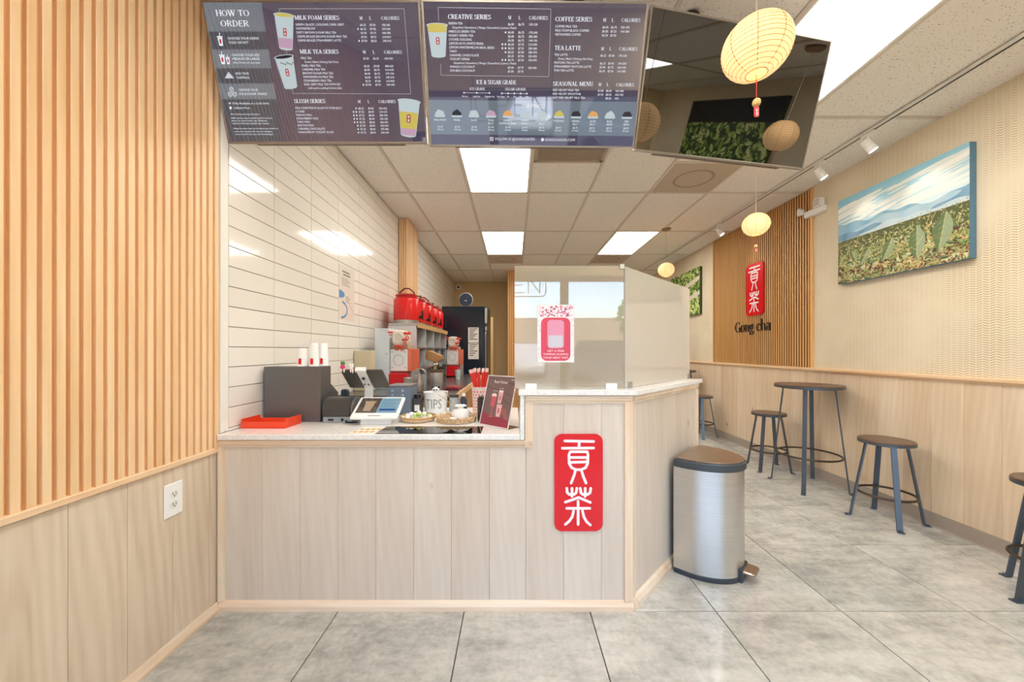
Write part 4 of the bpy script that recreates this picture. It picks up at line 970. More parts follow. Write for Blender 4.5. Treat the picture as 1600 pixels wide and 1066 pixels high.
# ------------------------------------------------------------------ tables and stools
def flatbar(m, p0, p1, wdir, w_, t_):
    p0, p1 = Vector(p0), Vector(p1); d = (p1-p0).normalized(); a = Vector(wdir).normalized(); b = d.cross(a).normalized()
    vs = [p+a*sa*w_/2+b*sb*t_/2 for p in (p0, p1) for sa, sb in ((-1, -1), (1, -1), (1, 1), (-1, 1))]
    return m.add(vs, [(3, 2, 1, 0), (4, 5, 6, 7), (0, 1, 5, 4), (1, 2, 6, 5), (2, 3, 7, 6), (3, 0, 4, 7)])
def round_seat(name, kind, label, loc, rotz, H, rt, rf, ring_z, group, rin, tab):
    t = thing(name, label, kind, loc, rotz, group)
    part('table_top' if kind == 'table' else 'seat', M().lathe([(0, H-.028), (rt-.004, H-.028), (rt, H-.023), (rt, H-.004), (rt-.004, H), (0, H)], 48), W_DARK, t, smooth=True)
    part('metal_band', M().lathe([(rt*.93, H-.030), (rt+.0015, H-.029), (rt+.002, H-.012), (rt*.995, H-.011)], 48, cap=False), STEELB, t, smooth=True)
    m = M(); m.cyl((0, 0, H-.034), (0, 0, H-.028), rt*.9, n=36); part('under_plate', m, STEELB, t)
    for k in range(4):
        a = PI/2*k; c, s = math.cos(a), math.sin(a); m = M()
        flatbar(m, (rin*c, rin*s, H-.034), (rf*c, rf*s, .006), (-s, c, 0), .033, .010)
        leg = part('leg', m, STEELB, t, .001)
        m = M(); flatbar(m, (rf*c, rf*s, .0035), ((rf+tab)*c, (rf+tab)*s, .0035), (-s, c, 0), .034, .007)
        m.cyl(((rf+tab*.6)*c, (rf+tab*.6)*s, .006), ((rf+tab*.6)*c, (rf+tab*.6)*s, .013), .008, n=8); part('foot_tab', m, STEELB, leg)
    rr = rin+(rf-rin)*(1-ring_z/H)-.012
    part('foot_ring', M().tube([(rr*math.cos(2*PI*i/40), rr*math.sin(2*PI*i/40), ring_z) for i in range(40)], .0085, 8, True), BROWNM, t, smooth=True)
    return t
st = round_seat('bar_stool', 'stool', 'dark round stool standing alone by the right wall, nearest one fully in view', (2.762, 2.745, 0), math.radians(-26), .60, .158, .205, .20, 'backless dark round stools', .115, .032)
copytree(st, (2.72, 3.95, 0), math.radians(35), 'dark round stool behind the near round table')
copytree(st, (2.74, 5.42, 0), math.radians(-18), 'dark round stool partly hidden behind the slanted counter end, farthest stool')
copytree(st, (2.735, 1.845, 0), math.radians(-2), 'dark round stool cut off by the right edge of the picture')
tb = round_seat('bar_table', 'table', 'tall round dark table with four steel legs by the right wall, nearest table', (2.775, 3.43, 0), math.radians(45), .945, .262, .285, .30, 'tall round dark tables', .19, .03)
tb.location = (2.73, 3.43, 0)
copytree(tb, (2.66, 5.98, 0), math.radians(45), 'tall round dark table far back, its edge showing past the slanted ledge')

# ------------------------------------------------------------------ pedal bin
t = thing('pedal_bin', 'half-round brushed steel pedal bin with dark lid rim against the slanted counter', 'bin')
c0 = slant((.655, .032, 0)); bw, bd = .205, .31
def binpt(k=1.0, off=0):
    pts = [(bw*k, 0), (bw*k, .05)]+[(bw*k*math.cos(a), .05+(bd-.05+off)*math.sin(a)) for a in [PI*i/24 for i in range(1, 24)]]+[(-bw*k, .05), (-bw*k, 0)]
    return pts
def binT(v): return (c0[0]+v[0]*DX+v[1]*NX, c0[1]+v[0]*DY+v[1]*NY, v[2])
m = M(binT); m.prism(binpt(.985, -.004), .028, .602); part('body', m, STEEL, t, smooth=True)
m = M(binT); m.prism(binpt(1.0), .0, .03); part('base_ring', m, P('bin_base', (52, 58, 66), .4), t, .004, smooth=True)
m = M(binT); m.prism(binpt(1.02, .006), .60, .645); part('lid_rim', m, P('bin_rim', (70, 76, 82), .4, .3), t, .006, smooth=True)
m = M(binT); m.prism([(a*.95, .012+b*.95) for a, b in binpt(1.0)], .645, .6515); part('lid', m, P('bin_lid_bronze', (150, 130, 112), .3, .6), t, .002, smooth=True)
m = M(binT); m.prism(rrect(-.055, bd-.02, .055, bd+.062, .02), .05, .066); part('pedal', m, P('pedal_bronze', (172, 160, 146), .25, .8), t, .005, smooth=True)
m = M(binT); m.box(-.062, .062, bd-.04, bd+.002, .0, .075); part('pedal_housing', m, P('bin_base', (52, 58, 66), .4), t, .004)

# ------------------------------------------------------------------ things on the low worktop
ZT = .8552
m = M(); a, b = .116, .073
m.box(-a, a, -b, b, 0, .004).box(-a, a, -b, -b+.004, .004, .034).box(-a, -a+.004, -b+.004, b, .004, .048).box(a-.004, a, -b+.004, b, .004, .05).box(-a+.004, a-.004, b-.004, b, .004, .03)
t = thing('paper_tray', 'orange-red plastic tray in front of the graphite box by the tiles', 'tray', (-1.297, 1.985, ZT)); part('tray_shell', m, ORANGE, t, .0015)
m = M(); m.box(-.02, .05, -.02, .02, .0045, .0055); part('paper_slip', m, PAPERW, t)
single('cup_dispenser', M().prism([(0, 0), (0, .312), (.122, .312), (.122, .208), (.215, .146), (.215, 0)], -.16, .16, 'x'), DARKBOX, 'large graphite box with a stepped side at the left end of the worktop', 'box', (-1.253, 2.088, ZT), bevel=.003)
def cups(label, x, y, h):
    t = thing('paper_cups', label, 'cups', (x, y, ZT+.3125), group='upturned paper cups on the graphite box')
    part('cup', M().lathe([(.0275, 0), (.0285, .003), (.0265, .006), (.0215, h-.002), (.0205, h), (0, h-.002)], 24), WHITE, t, smooth=True)
    m = M(lambda v: ((.0262-.05*v[1])*math.sin(v[0]/.026), -(.0282-.0065*v[1]/h+v[2])*math.cos(v[0]/.026), v[1]))
    m.prism(rrect(-.009, .012, .009, .046, .005), .0004, .0007); part('red_mark', m, RED, t)
cups('shortest paper cup, leftmost on the graphite box', -1.215, 2.125, .105)
cups('paper cup in the back row at left on the graphite box', -1.185, 2.182, .12)
cups('tall paper cups in the front row on the graphite box', -1.147, 2.124, .135)
cups('paper cups at the right end of the graphite box', -1.122, 2.182, .135)
t = thing('receipt_printer', 'charcoal receipt printer with a rounded top beside the graphite box', 'printer', (-.985, 2.135, ZT))
pf = [(-.078, .035), (-.08, .07), (-.072, .105), (-.05, .128), (-.015, .138), (.03, .134), (.062, .115), (.078, .08), (.078, .035)]
part('body', M().prism(pf, -.082, .072, 'x'), DARKPL, t, .004, smooth=True)
part('end_cap', M().prism([(a*.97, b*.97+.002) for a, b in pf], .0725, .086, 'x'), P('printer_cap', (96, 94, 92), .35), t, .004, smooth=True)
part('base', M().box(-.08, .08, -.075, .075, 0, .035), P('printer_base', (150, 156, 164), .3, .3), t, .003)
part('paper_slot', M().box(-.062, .045, -.0735, -.07, .088, .094), BLACKM, t); part('button', M().cyl((.03, -.0755, .018), (.03, -.079, .018), .008, n=14), BLACKM, t); part('port', M().box(-.05, -.02, -.0765, -.074, .012, .022), BLACKM, t)
m = M().tube([(.05, -.076, .012), (.06, -.10, .008), (.09, -.095, .006), (.12, -.085, .006)], .0045, 8); part('cable', m, BLACKM, t, smooth=True)
m = M().prism(rrect(-.022, 0, .022, .165, .016), -.014, .014, 'y')
single('handheld_scanner', m, P('scanner_blue_black', (58, 70, 80), .35), 'small dark handheld device standing behind the charcoal printer', 'scanner', (-1.045, 2.29, ZT), bevel=.004)
# tablet on a white stand, seen from behind
t = thing('tablet_stand', 'dark tablet held from behind on a slim white stand', 'tablet', (-.885, 2.245, ZT))
part('base', M().prism(rrect(-.05, -.02, .05, .07, .02), 0, .006), WHITE, t, .002)
m = M(); flatbar(m, (-.012, .02, .006), (.012, -.012, .19), (1, 0, 0), .05, .012); part('arm', m, WHITE, t, .003)
U = Vector((1, 0, 0)); Vd = Vector((0, .14, -.121)).normalized(); Nn = U.cross(Vd)
tc = Vector((.005, -.045, .235))
mxt = Matrix.Identity(4)
for r_ in range(3): mxt[r_][0], mxt[r_][1], mxt[r_][2], mxt[r_][3] = U[r_], Vd[r_], Nn[r_], tc[r_]
TABB = P('tablet_back', (92, 88, 82), .4, .2)
m = M(mxt); m.prism(rrect(-.122, -.088, .122, .088, .012), -.004, .004); part('tablet', m, TABB, t, .0015)
m = M(mxt); m.prism(rrect(-.024, -.098, .024, .095, .006), -.018, -.0042); m.box(-.03, .03, -.104, -.086, -.02, .008); part('mount', m, WHITE, t, .002)
m = M(mxt); m.cyl((0, -.03, -.024), (0, -.03, -.018), .01, n=14).cyl((-.012, .03, -.0215), (-.012, .03, -.018), .005, n=10).cyl((.012, .03, -.0215), (.012, .03, -.018), .005, n=10); part('screws', m, INK, t)
m = M(mxt); m.prism(rrect(-.113, -.08, .113, .08, .004), .0041, .0046); part('tablet_screen', m, BLACKM, t)
def toy(label, off, body, name):
    q = mxt @ Vector(off); t2 = thing(name, label, 'figurine', (-.885+q.x, 2.245+q.y, ZT+q.z)); return t2
t2 = toy('tiny pink radish figurine with green leaves on the tablet edge', (-.105, -.094, 0), None, 'radish_figurine')
part('root', M().ball((0, 0, .012), (.014, .012, .015)), P('radish_pink', (214, 50, 110), .4), t2, smooth=True)
m = M()
for a in (-.7, 0, .7): m.ball((.012*math.sin(a), 0, .034), (.006, .004, .011), 8, 6)
part('leaves', m, GREENP, t2, smooth=True)
part('legs', M().ball((-.006, -.006, -.008), (.005, .005, .012), 8, 6).ball((.010, -.006, -.008), (.005, .005, .012), 8, 6), P('figurine_cream', (246, 226, 214), .5), t2, smooth=True)
t2 = toy('tiny white long-legged figurine on the tablet edge', (-.055, -.094, 0), None, 'white_figurine')
part('body', M().ball((0, 0, .014), (.013, .011, .013)).ball((-.01, 0, .027), (.004, .004, .007), 8, 6).ball((.01, 0, .027), (.004, .004, .007), 8, 6), WHITE, t2, smooth=True)
part('legs', M().ball((-.002, -.006, -.008), (.0045, .005, .013), 8, 6).ball((.010, -.006, -.010), (.0045, .005, .014), 8, 6), P('figurine_cream', (246, 226, 214), .5), t2, smooth=True)
part('eyes', M().ball((-.004, -.0105, .017), .002, 8, 6).ball((.005, -.0105, .017), .002, 8, 6), INK, t2, smooth=True)
# white order screen
t = thing('order_display', 'white tilted order display showing a drink picture and a blue panel', 'display', (-.755, 2.055, ZT))
m = M().prism([(-.045, 0), (.055, 0), (.05, .02), (.035, .075), (.01, .075), (-.03, .035)], -.083, .083, 'x'); part('base', m, WHITE, t, .004)
Vd = Vector((0, .155, .092)).normalized(); Nn = U.cross(Vd); tc = Vector((0, .008, .083))
mxd = Matrix.Identity(4)
for r_ in range(3): mxd[r_][0], mxd[r_][1], mxd[r_][2], mxd[r_][3] = U[r_], Vd[r_], Nn[r_], tc[r_]
m = M(mxd); m.prism(rrect(-.128, -.092, .128, .092, .01), -.008, .006); part('tablet', m, WHITE, t, .003)
m = M(mxd); m.rect(-.112, -.05, .0, .08, .0066); pnl = part('picture_half', m, P('display_brown', (40, 34, 30), .1, 0, .35, ecol=(120, 104, 92)), t)
m = M(mxd); m.poly([(-.075, -.035), (-.035, -.035), (-.028, .04), (-.082, .04)], .007).rect(-.086, .04, -.024, .052, .0071); part('drink_picture', m, P('display_tan', (60, 50, 40), .1, 0, .5, ecol=(206, 176, 142)), t)
m = M(mxd); m.rect(.0, -.05, .112, .08, .0066); part('panel_half', m, P('display_blue', (40, 50, 60), .1, 0, .55, ecol=(150, 188, 204)), t)
m = M(mxd); m.rect(.012, -.032, .1, -.014, .007)
part('button', m, P('display_navy', (20, 40, 80), .1, 0, .5, ecol=(40, 92, 150)), t)
m = M(mxd)
for k in range(5): m.rect(.012, .058-.015*k, .1-.02*(k % 2), .062-.015*k, .007)
part('text_lines', m, P('display_line', (40, 60, 70), .1, 0, .5, ecol=(96, 140, 156)), t)
m = M(mxd); m.rect(-.035, -.076, .035, -.07, .0063); part('name_strip', m, INKG, t)
# card with pastry pictures, glossy mat
t = thing('picture_card', 'flat white card with small tan pictures at the worktop edge', 'card', (-.735, 1.865, ZT+.0002))
part('sheet', M().prism([(-.075, -.07), (.05, -.07), (.065, .075), (-.045, .075)], 0, .0008), P('card_cream', (240, 228, 206), .4), t)
m = M()
for i in range(4):
    for j in range(2): m.poly([(-.05+.028*i+.012*j+.011*math.cos(q), -.035+.06*j+.018*math.sin(q)) for q in [2*PI*k/10 for k in range(10)]], .0011)
part('pictures', m, P('card_tan', (196, 148, 92), .5), t)
single('counter_mat', M().box(-.255, .255, -.085, .08, 0, .003), P('mat_black_gloss', (18, 18, 18), .03, 0, ior=1.9), 'glossy black mat along the front edge of the worktop', 'mat', (-.415, 1.872, ZT+.0002), bevel=.0008)
# grey box behind the display
t = thing('till_box', 'blue-grey metal box with four round fittings behind the white display', 'box', (-.725, 2.40, ZT))
part('body', M().box(-.072, .072, -.085, .1, 0, .178), BLUEGREY, t, .004)
part('top_plate', M().box(-.074, .074, -.087, .102, .178, .184), P('box_top', (124, 122, 122), .4), t, .002)
for x in (-.035, .03):
    for z_ in (.125, .152): part('fitting', M().cyl((x, -.0855, z_), (x, -.090, z_), .007, n=12), P('fitting_grey', (180, 186, 194), .3, .4), t)
# jars beyond it
t = thing('small_jar', 'small dark square canister with a white label beside the tip bucket', 'jar', (-.625, 2.40, ZT)); part('body', M().prism(rrect(-.03, -.03, .03, .03, .008), 0, .095), DARKPL, t, .003)
part('cap', M().lathe([(.0, .095), (.022, .095), (.022, .118), (0, .118)], 18), BLACKM, t, smooth=True); part('label', M().box(-.012, .02, -.0312, -.0302, .015, .055), PAPERW, t)
t = thing('tip_bucket', 'white round bucket lettered TIPS with a panda figure on its rim', 'bucket', (-.515, 2.44, ZT)); rb = .078
part('bucket', M().lathe([(.070, 0), (rb, .128), (rb+.003, .132), (rb-.004, .132), (.066, .01), (0, .01)], 32), WHITE, t, smooth=True)
m = M(lambda v: ((.0785+v[2])*math.sin(v[0]/.078), -(.0785+v[2])*math.cos(v[0]/.078), v[1])); txt(m, 'TIPS', 0, .03, .06, .0006, align='c', w=.115)
m.v = [(a*(.915+.09*c/.13), b*(.915+.09*c/.13)-.0008, c) for a, b, c in m.v]; part('lettering', m, P('tips_grey', (150, 148, 148), .5), t)
m = M().rect(-.001, 0, .001, .1)
t2 = thing('panda_figure', 'small round panda head on the front rim of the tip bucket', 'figurine', (-.50, 2.37, ZT+.1322))
part('head', M().ball((0, 0, .019), (.024, .018, .019)), WHITE, t2, smooth=True)
part('ears', M().ball((-.018, 0, .036), .007, 10, 6).ball((.018, 0, .036), .007, 10, 6), BLACKM, t2, smooth=True)
part('face', M().ball((-.008, -.0165, .021), (.005, .003, .006), 10, 6).ball((.008, -.0165, .021), (.005, .003, .006), 10, 6).ball((0, -.018, .013), (.003, .002, .002), 8, 6), BLACKM, t2, smooth=True)
t = thing('small_jar', 'small blue-grey lidded jar right of the tip bucket', 'jar', (-.395, 2.45, ZT)); part('glass', M().lathe([(0, 0), (.03, 0), (.033, .01), (.033, .085), (.028, .095)], 20), P('jar_blue_grey', (160, 172, 178), .15), t, smooth=True); part('lid', M().lathe([(0, .095), (.03, .095), (.03, .112), (0, .112)], 20), DARKPL, t, smooth=True)
t = thing('small_jar', 'small navy bottle at the right of the lidded jar', 'jar', (-.335, 2.46, ZT)); part('glass', M().lathe([(0, 0), (.022, 0), (.024, .01), (.024, .075), (.011, .09), (.011, .10)], 18), NAVY, t, smooth=True); part('cap', M().lathe([(0, .10), (.013, .10), (.013, .118), (0, .118)], 14), PAPERW, t, smooth=True)
# candy basket
def basket_ring(m, cx, r, z_, n=44, amp=.003, th=.0042, ph=0):
    m.tube([(cx+(r+amp*math.cos(i*PI+ph))*math.cos(2*PI*i/n), (r+amp*math.cos(i*PI+ph))*math.sin(2*PI*i/n), z_) for i in range(n)], th, 6, True)
t = thing('candy_basket', 'shallow round wicker basket of wrapped sweets', 'basket', (-.553, 2.135, ZT))
part('floor', M().lathe([(0, .001), (.082, .001), (.086, .004), (0, .005)], 32), RATTAN, t)
m = M()
for k in range(3): basket_ring(m, 0, .087+.005*k, .0055+.0065*k, ph=k*PI)
part('wicker', m, RATTAN, t, smooth=True)
m = M(); m.tube([(.101*math.cos(2*PI*i/40), .101*math.sin(2*PI*i/40), .025) for i in range(40)], .005, 8, True); part('rim', m, GOLD, t, smooth=True)
CANDY = [P('candy_clear', (236, 234, 224), .2), P('candy_green', (176, 206, 110), .3), P('candy_white', (250, 250, 246), .25)]
cm = {}
for mt in CANDY:
    m = M(); m.ball((0, 0, .013), (.017, .013, .012), 10, 6)
    for s in (-1, 1): m.add([(s*.016, 0, .013), (s*.031, -.010, .008), (s*.033, 0, .021), (s*.031, .011, .012)], [(0, 1, 2), (0, 2, 3)])
    cm[mt.name] = m.mesh('wrapped_candy', mt, smooth=True)
spots = [(-.05, -.045, 0), (0, -.052, 1), (.048, -.042, 0), (-.063, .01, 2), (-.015, -.005, 1), (.03, .004, 2), (.066, .008, 0), (-.035, .05, 0), (.015, .052, 2), (.052, .045, 1)]
top = [(-.03, -.025, 2), (.012, -.03, 1), (.04, -.015, 2), (0, .025, 0)]
for k, (x, y, c) in enumerate(spots+top):
    lay = 0 if k < len(spots) else 1
    o = link('wrapped_candy', cm[CANDY[c].name], None, (-.553+x, 2.135+y, ZT+.0055+.022*lay), R.uniform(0, 3))
    o['label'] = ['clear-wrapped', 'green', 'white-wrapped'][c]+' sweet '+['at the front left', 'at the front middle', 'at the front right', 'at the left edge', 'low in the centre', 'right of the centre', 'at the right edge', 'at the back left', 'at the back middle', 'at the back right', 'on top at the left', 'on top at the front', 'on top at the right', 'on top at the back'][k]+' of the wicker basket'; o['category'] = 'sweet'; o['group'] = ['clear-wrapped sweets in the basket', 'green sweets in the basket', 'white-wrapped sweets in the basket'][c]
# ring tray with reed diffuser
t = thing('woven_tray', 'round woven gold tray holding the white reed diffuser', 'tray', (-.328, 2.115, ZT))
part('floor', M().lathe([(0, .001), (.10, .001), (.102, .004), (0, .004)], 36), P('tray_glass', (214, 196, 170), .15), t)
m = M()
for k in range(4): basket_ring(m, 0, .103+.002*k, .006+.0075*k, n=52, ph=k*PI, th=.0045)
part('wicker', m, RATTAN, t, smooth=True)
m = M()
for i in range(14):
    a = 2*PI*i/14; m.tube([(.111*math.cos(a+q), .111*math.sin(a+q), .008+.028*math.sin(PI*(q+.16)/.32)) for q in (-.16, -.1, -.03, .03, .1, .16)], .0028, 6)
part('loops', m, GOLD, t, smooth=True)
t = thing('reed_diffuser', 'white squat ceramic diffuser bottle with a flower neck and thin reeds', 'diffuser', (-.308, 2.14, ZT+.0042))
part('bottle', M().lathe([(0, 0), (.046, 0), (.052, .008), (.053, .042), (.046, .056), (.02, .062), (.016, .066), (.016, .082), (.010, .084), (.0, .07)], 30), WHITE, t, smooth=True)
m = M()
for k in range(7):
    a = 2*PI*k/7; m.ball((.022*math.cos(a), .022*math.sin(a), .08), (.013, .013, .006), 10, 6)
part('flower_neck', m, OFFWHITE, t, smooth=True)
for dx, dy, L in ((-.135, .02, .145), (-.105, .04, .165), (-.012, .03, .17)):
    part('reed', M().cyl((dx*.02, dy*.02, .05), (dx, dy, L), .0017, n=6), P('reed_tan', (206, 160, 104), .6), t)
single('scent_stone', M().ball((0, 0, .013), (.034, .022, .013), 18, 8), P('stone_cream', (238, 228, 216), .4), 'pale oval stone lying on the woven gold tray', 'stone', (-.345, 2.06, ZT+.0045), smooth=True)
# straw cup and straws
t = thing('straw_cup', 'red and white patterned cup full of red straws', 'cup', (-.215, 2.335, ZT))
part('cup', M().lathe([(.042, 0), (.052, .17), (.0545, .176), (.049, .176), (.038, .006), (0, .006)], 30), P('cup_cream', (240, 222, 214), .4), t, smooth=True)
m = M()
for i in range(16):
    for j in range(8):
        a = 2*PI*(i+.5*(j % 2))/16; z_ = .014+.019*j; r = .0425+.0098*z_/.17+.0008
        m.add([(r*math.cos(a+p_), r*math.sin(a+p_), z_+q_) for p_, q_ in ((-.10, 0), (0, -.006), (.10, 0), (0, .006))], [(0, 1, 2, 3)])
part('red_pattern', m, STRAWRED, t)
sm = M().cyl((0, 0, 0), (0, 0, .245), .0062, n=10).cyl((0, 0, .245), (0, 0, .262), .0066, n=10).mesh('wrapped_straw', STRAWRED, smooth=True)
for k in range(11):
    a = 2*PI*k/11; L_ = k in (5, 6); bx, by = (.016, .02*(k-5.5)) if L_ else (.022*math.cos(a), .022*math.sin(a))
    o = link('wrapped_straw', sm, None, (-.215+bx, 2.335+by, ZT+.0075)); a = PI if L_ else a; lean = (.24 if k == 5 else .30) if L_ else .10
    ax = Vector((math.cos(a), math.sin(a), 1/lean)).normalized(); o.rotation_euler = ax.to_track_quat('Z', 'Y').to_euler()
    tag(o, ('steeper of the two red straws leaning left out of the patterned cup' if k == 5 else 'more slanted of the two red straws leaning left out of the patterned cup') if L_ else 'red wrapped straw standing upright in the patterned cup', 'straw', 'red straws leaning left' if L_ else 'red straws standing upright in the patterned cup')
    m = M().cyl((0, 0, .262), (0, 0, .285), .0062, n=8) if k == 0 else None
    if k == 0: tipm = m.mesh('wrapper_end', P('wrapper_pale', (246, 214, 208), .5))
    link('wrapper_end', tipm, o)
t = thing('black_canister', 'black netted canister between the straw cup and the red drinks sign', 'canister', (-.166, 2.13, ZT))
part('body', M().lathe([(0, 0), (.04, 0), (.043, .008), (.043, .125), (.036, .14), (0, .14)], 24), P('canister_black', (34, 30, 30), .3), t, smooth=True)
m = M()
for s in (-1, 1):
    for k in range(10): m.tube([(.0435*math.cos(2*PI*k/10+s*q*1.2), .0435*math.sin(2*PI*k/10+s*q*1.2), .006+.118*q) for q in (0, .25, .5, .75, 1)], .0018, 5)
part('netting', m, P('net_grey', (88, 82, 80), .4), t, smooth=True)
# slanted acrylic sign
bl_, br_ = Vector((-.190, 2.02, ZT+.001)), Vector((-.030, 1.878, ZT+.001)); U2 = (br_-bl_).normalized(); W_ = (br_-bl_).length
bk = Vector((-U2.y, U2.x, 0)); V2 = (Vector((0, 0, 1))*math.cos(.27)+bk*math.sin(.27)).normalized(); N2 = U2.cross(V2)
mxs = Matrix.Identity(4)
for r_ in range(3): mxs[r_][0], mxs[r_][1], mxs[r_][2], mxs[r_][3] = U2[r_], V2[r_], N2[r_], bl_[r_]
t = thing('sign_holder', 'slanted acrylic stand with a dark red drinks sign reading Red Velvet', 'sign', mx=mxs)
Hs = .275
part('insert_sheet', M().box(.004, W_-.004, .004, Hs-.004, .0, .0012), P('velvet_grey', (122, 96, 96), .35), t)
m = M(); e = .005
m.box(0, W_, 0, e, -.002, .003).box(0, W_, Hs-e, Hs, -.002, .003).box(0, e, e, Hs-e, -.002, .003).box(W_-e, W_, e, Hs-e, -.002, .003); part('acrylic_edge', m, P('acrylic_pale', (236, 226, 222), .2), t, .0008)
iv = mxs.inverted(); q0 = [bl_, br_, br_+bk*.085, bl_+bk*.085]
m = M(); m.add([tuple(iv @ (q+Vector((0, 0, z_)))) for z_ in (-.0008, .001) for q in q0], [(3, 2, 1, 0), (4, 5, 6, 7), (0, 1, 5, 4), (1, 2, 6, 5), (2, 3, 7, 6), (3, 0, 4, 7)]); part('foot_plate', m, G_CLEAR, t)
def flat(name, pts_list, col, z_):
    m = M()
    for pts in pts_list: m.poly(pts, z_)
    part(name, m, P('velvet_'+name, col, .35), t)
flat('wood_planks', [[(.006, .21), (W_-.006, .17), (W_-.006, .173), (.006, .213)], [(.006, .26), (W_-.006, .23), (W_-.006, .233), (.006, .263)], [(.09, .17), (W_-.006, .12), (W_-.006, .123), (.09, .173)]], (84, 62, 62), .0016)
flat('ruby_haze', [[(.006, .006), (W_-.006, .006), (W_-.006, .04), (.15, .055), (.08, .05), (.006, .075)]], (150, 56, 72), .0015)
flat('glass_drink', [[(.062, .105), (.088, .105), (.094, .16), (.056, .16)], [(.072, .05), (.078, .05), (.078, .105), (.072, .105)], [(.056, .048), (.094, .048), (.094, .052), (.056, .052)]], (206, 92, 104), .0018)
flat('paper_cups', [[(.108, .125), (.132, .125), (.138, .185), (.104, .185)], [(.112, .055), (.140, .055), (.146, .12), (.106, .12)]], (232, 180, 178), .0018)
flat('cup_marks', [[(.117, .142), (.124, .142), (.124, .165), (.117, .165)], [(.121, .075), (.13, .075), (.13, .1), (.121, .1)]], (190, 70, 84), .0021)
flat('cup_foam', [[(.056, .16), (.094, .16), (.092, .172), (.075, .178), (.058, .172)], [(.104, .185), (.138, .185), (.136, .196), (.106, .196)]], (246, 226, 222), .0019)
flat('garnish', [[(.165+.018*math.cos(q), .085+.018*math.sin(q)) for q in [2*PI*k/10 for k in range(10)]], [(.182+.014*math.cos(q), .06+.014*math.sin(q)) for q in [2*PI*k/10 for k in range(10)]]], (170, 96, 92), .0017)
m = M(); txt(m, 'Red Velvet', W_/2, .233, .016, .002, align='c', w=.10); txt(m, 'NEW', W_-.024, .252, .007, .002, align='c'); txt(m, 'RED VELVET', .078, .188, .005, .002, align='c', w=.035); txt(m, 'MILK TEA', .122, .203, .005, .002, align='c', w=.03); part('lettering', m, PINKW, t)

# ------------------------------------------------------------------ behind the counter
t = thing('back_counter', 'long back-bar counter with brown wood end and dark worktop along the tiled wall', 'counter')
part('carcass', M().box(-1.425, -.50, 2.96, 5.60, 0, .866), W_BROWN, t)
part('worktop', M().box(-1.428, -.48, 2.94, 5.62, .866, .899), P('worktop_graphite', (92, 90, 88), .25, .3), t, .003)
part('edge_band', M().box(-.4795, -.466, 2.94, 5.62, .85, .899), W_TRIMY, t)
m = M()
for k in range(6): m.box(-.4995, -.488, 2.98+.44*k, 2.98+.44*k+.43, .06, .84)
part('door_panels', m, W_BROWN, t, .003)
ZB = .8995
single('paper_carton', M().box(-.078, .078, -.05, .05, 0, .358), P('carton_beige', (214, 200, 168), .6), 'tall plain beige carton against the tiles behind the tablet', 'box', (-1.345, 3.34, ZB), bevel=.004)
t = thing('tall_cabinet', 'tall pale grey metal cabinet left of the first tea machine', 'cabinet', (-1.232, 3.58, ZB)); part('body', M().box(-.066, .066, -.13, .13, 0, .556), PALEGREY, t, .004)
part('top_cap', M().box(-.068, .068, -.132, .132, .556, .566), P('cap_white', (226, 230, 232), .4), t, .002); m = M().cyl((.045, -.1305, .33), (.045, -.134, .33), .005, n=10); part('screw', m, INKG, t)
def machine(label, loc, s=1.0):
    t = thing('tea_machine', label, 'machine', loc); a = .096*s
    part('body', M().box(-a, a, .012, .34, .16, .375), P('machine_side_red', (206, 92, 70), .4), t, .004)
    part('front_door', M().box(-a, a*.72, -.004, .012, .165, .37), WHITE, t, .006)
    m = M().box(a*.74, a, -.002, .012, .165, .375); part('control_strip', m, P('strip_orange', (226, 120, 92), .4), t, .002)
    m = M().tube([(-.015+.046*math.cos(2*PI*i/28), -.0055, .27+.05*math.sin(2*PI*i/28)) for i in range(28)], .003, 6, True)
    for x in (-.075, .05):
        for z_ in (.20, .345): m.box(x-.01, x+.01, -.0065, -.004, z_-.004, z_+.004)
    part('door_emblem', m, P('emblem_grey', (186, 190, 198), .4), t)
    part('base', M().box(-a, a, .05, .34, 0, .16), P('machine_base_grey', (150, 148, 148), .4), t, .003)
    part('drip_bucket', M().prism([(-a*.98, .15), (a*.75, .15), (a*.75, .012), (-a*.98, .012)], -.045, .048, 'y'), RED, t, .006)
    # decorated round head with red bows
    part('hopper', M().prism(rrect(-.075, .405, .055, .55, .045), -.02, .15, 'y'), P('hopper_cream', (226, 216, 200), .35), t, .012, smooth=True)
    m = M().tube([(-.01+.045*math.cos(2*PI*i/24), -.022, .478+.045*math.sin(2*PI*i/24)) for i in range(24)], .007, 6, True); part('hopper_ring', m, OFFWHITE, t, smooth=True)
    part('neck', M().box(-.08, .07, .0, .2, .375, .41), P('neck_taupe', (176, 152, 128), .5), t, .003)
    for x, z_, k in ((.075, .52, 1.0), (.055, .46, .8), (-.08, .53, .7), (-.02, .40, .8), (.03, .395, .8)):
        m = M()
        for sg in (-1, 1): m.ball((x+sg*.017*k, -.035, z_), (.018*k, .009, .015*k), 10, 6)
        m.ball((x, -.037, z_), .008*k, 8, 6).add([(x, -.036, z_), (x-.022*k, -.036, z_-.05*k), (x-.006*k, -.036, z_-.055*k)], [(0, 1, 2)]).add([(x, -.036, z_), (x+.006*k, -.036, z_-.055*k), (x+.022*k, -.036, z_-.05*k)], [(0, 1, 2)])
        part('red_bow', m, P('bow_red', (222, 62, 42), .4), t, smooth=True)
machine('first tea machine with white door, red bucket and red bows, beside the pale cabinet', (-1.066, 3.47, ZB))
machine('second smaller-looking tea machine with red bucket near the black refrigerator', (-.82, 5.02, ZB), .95)
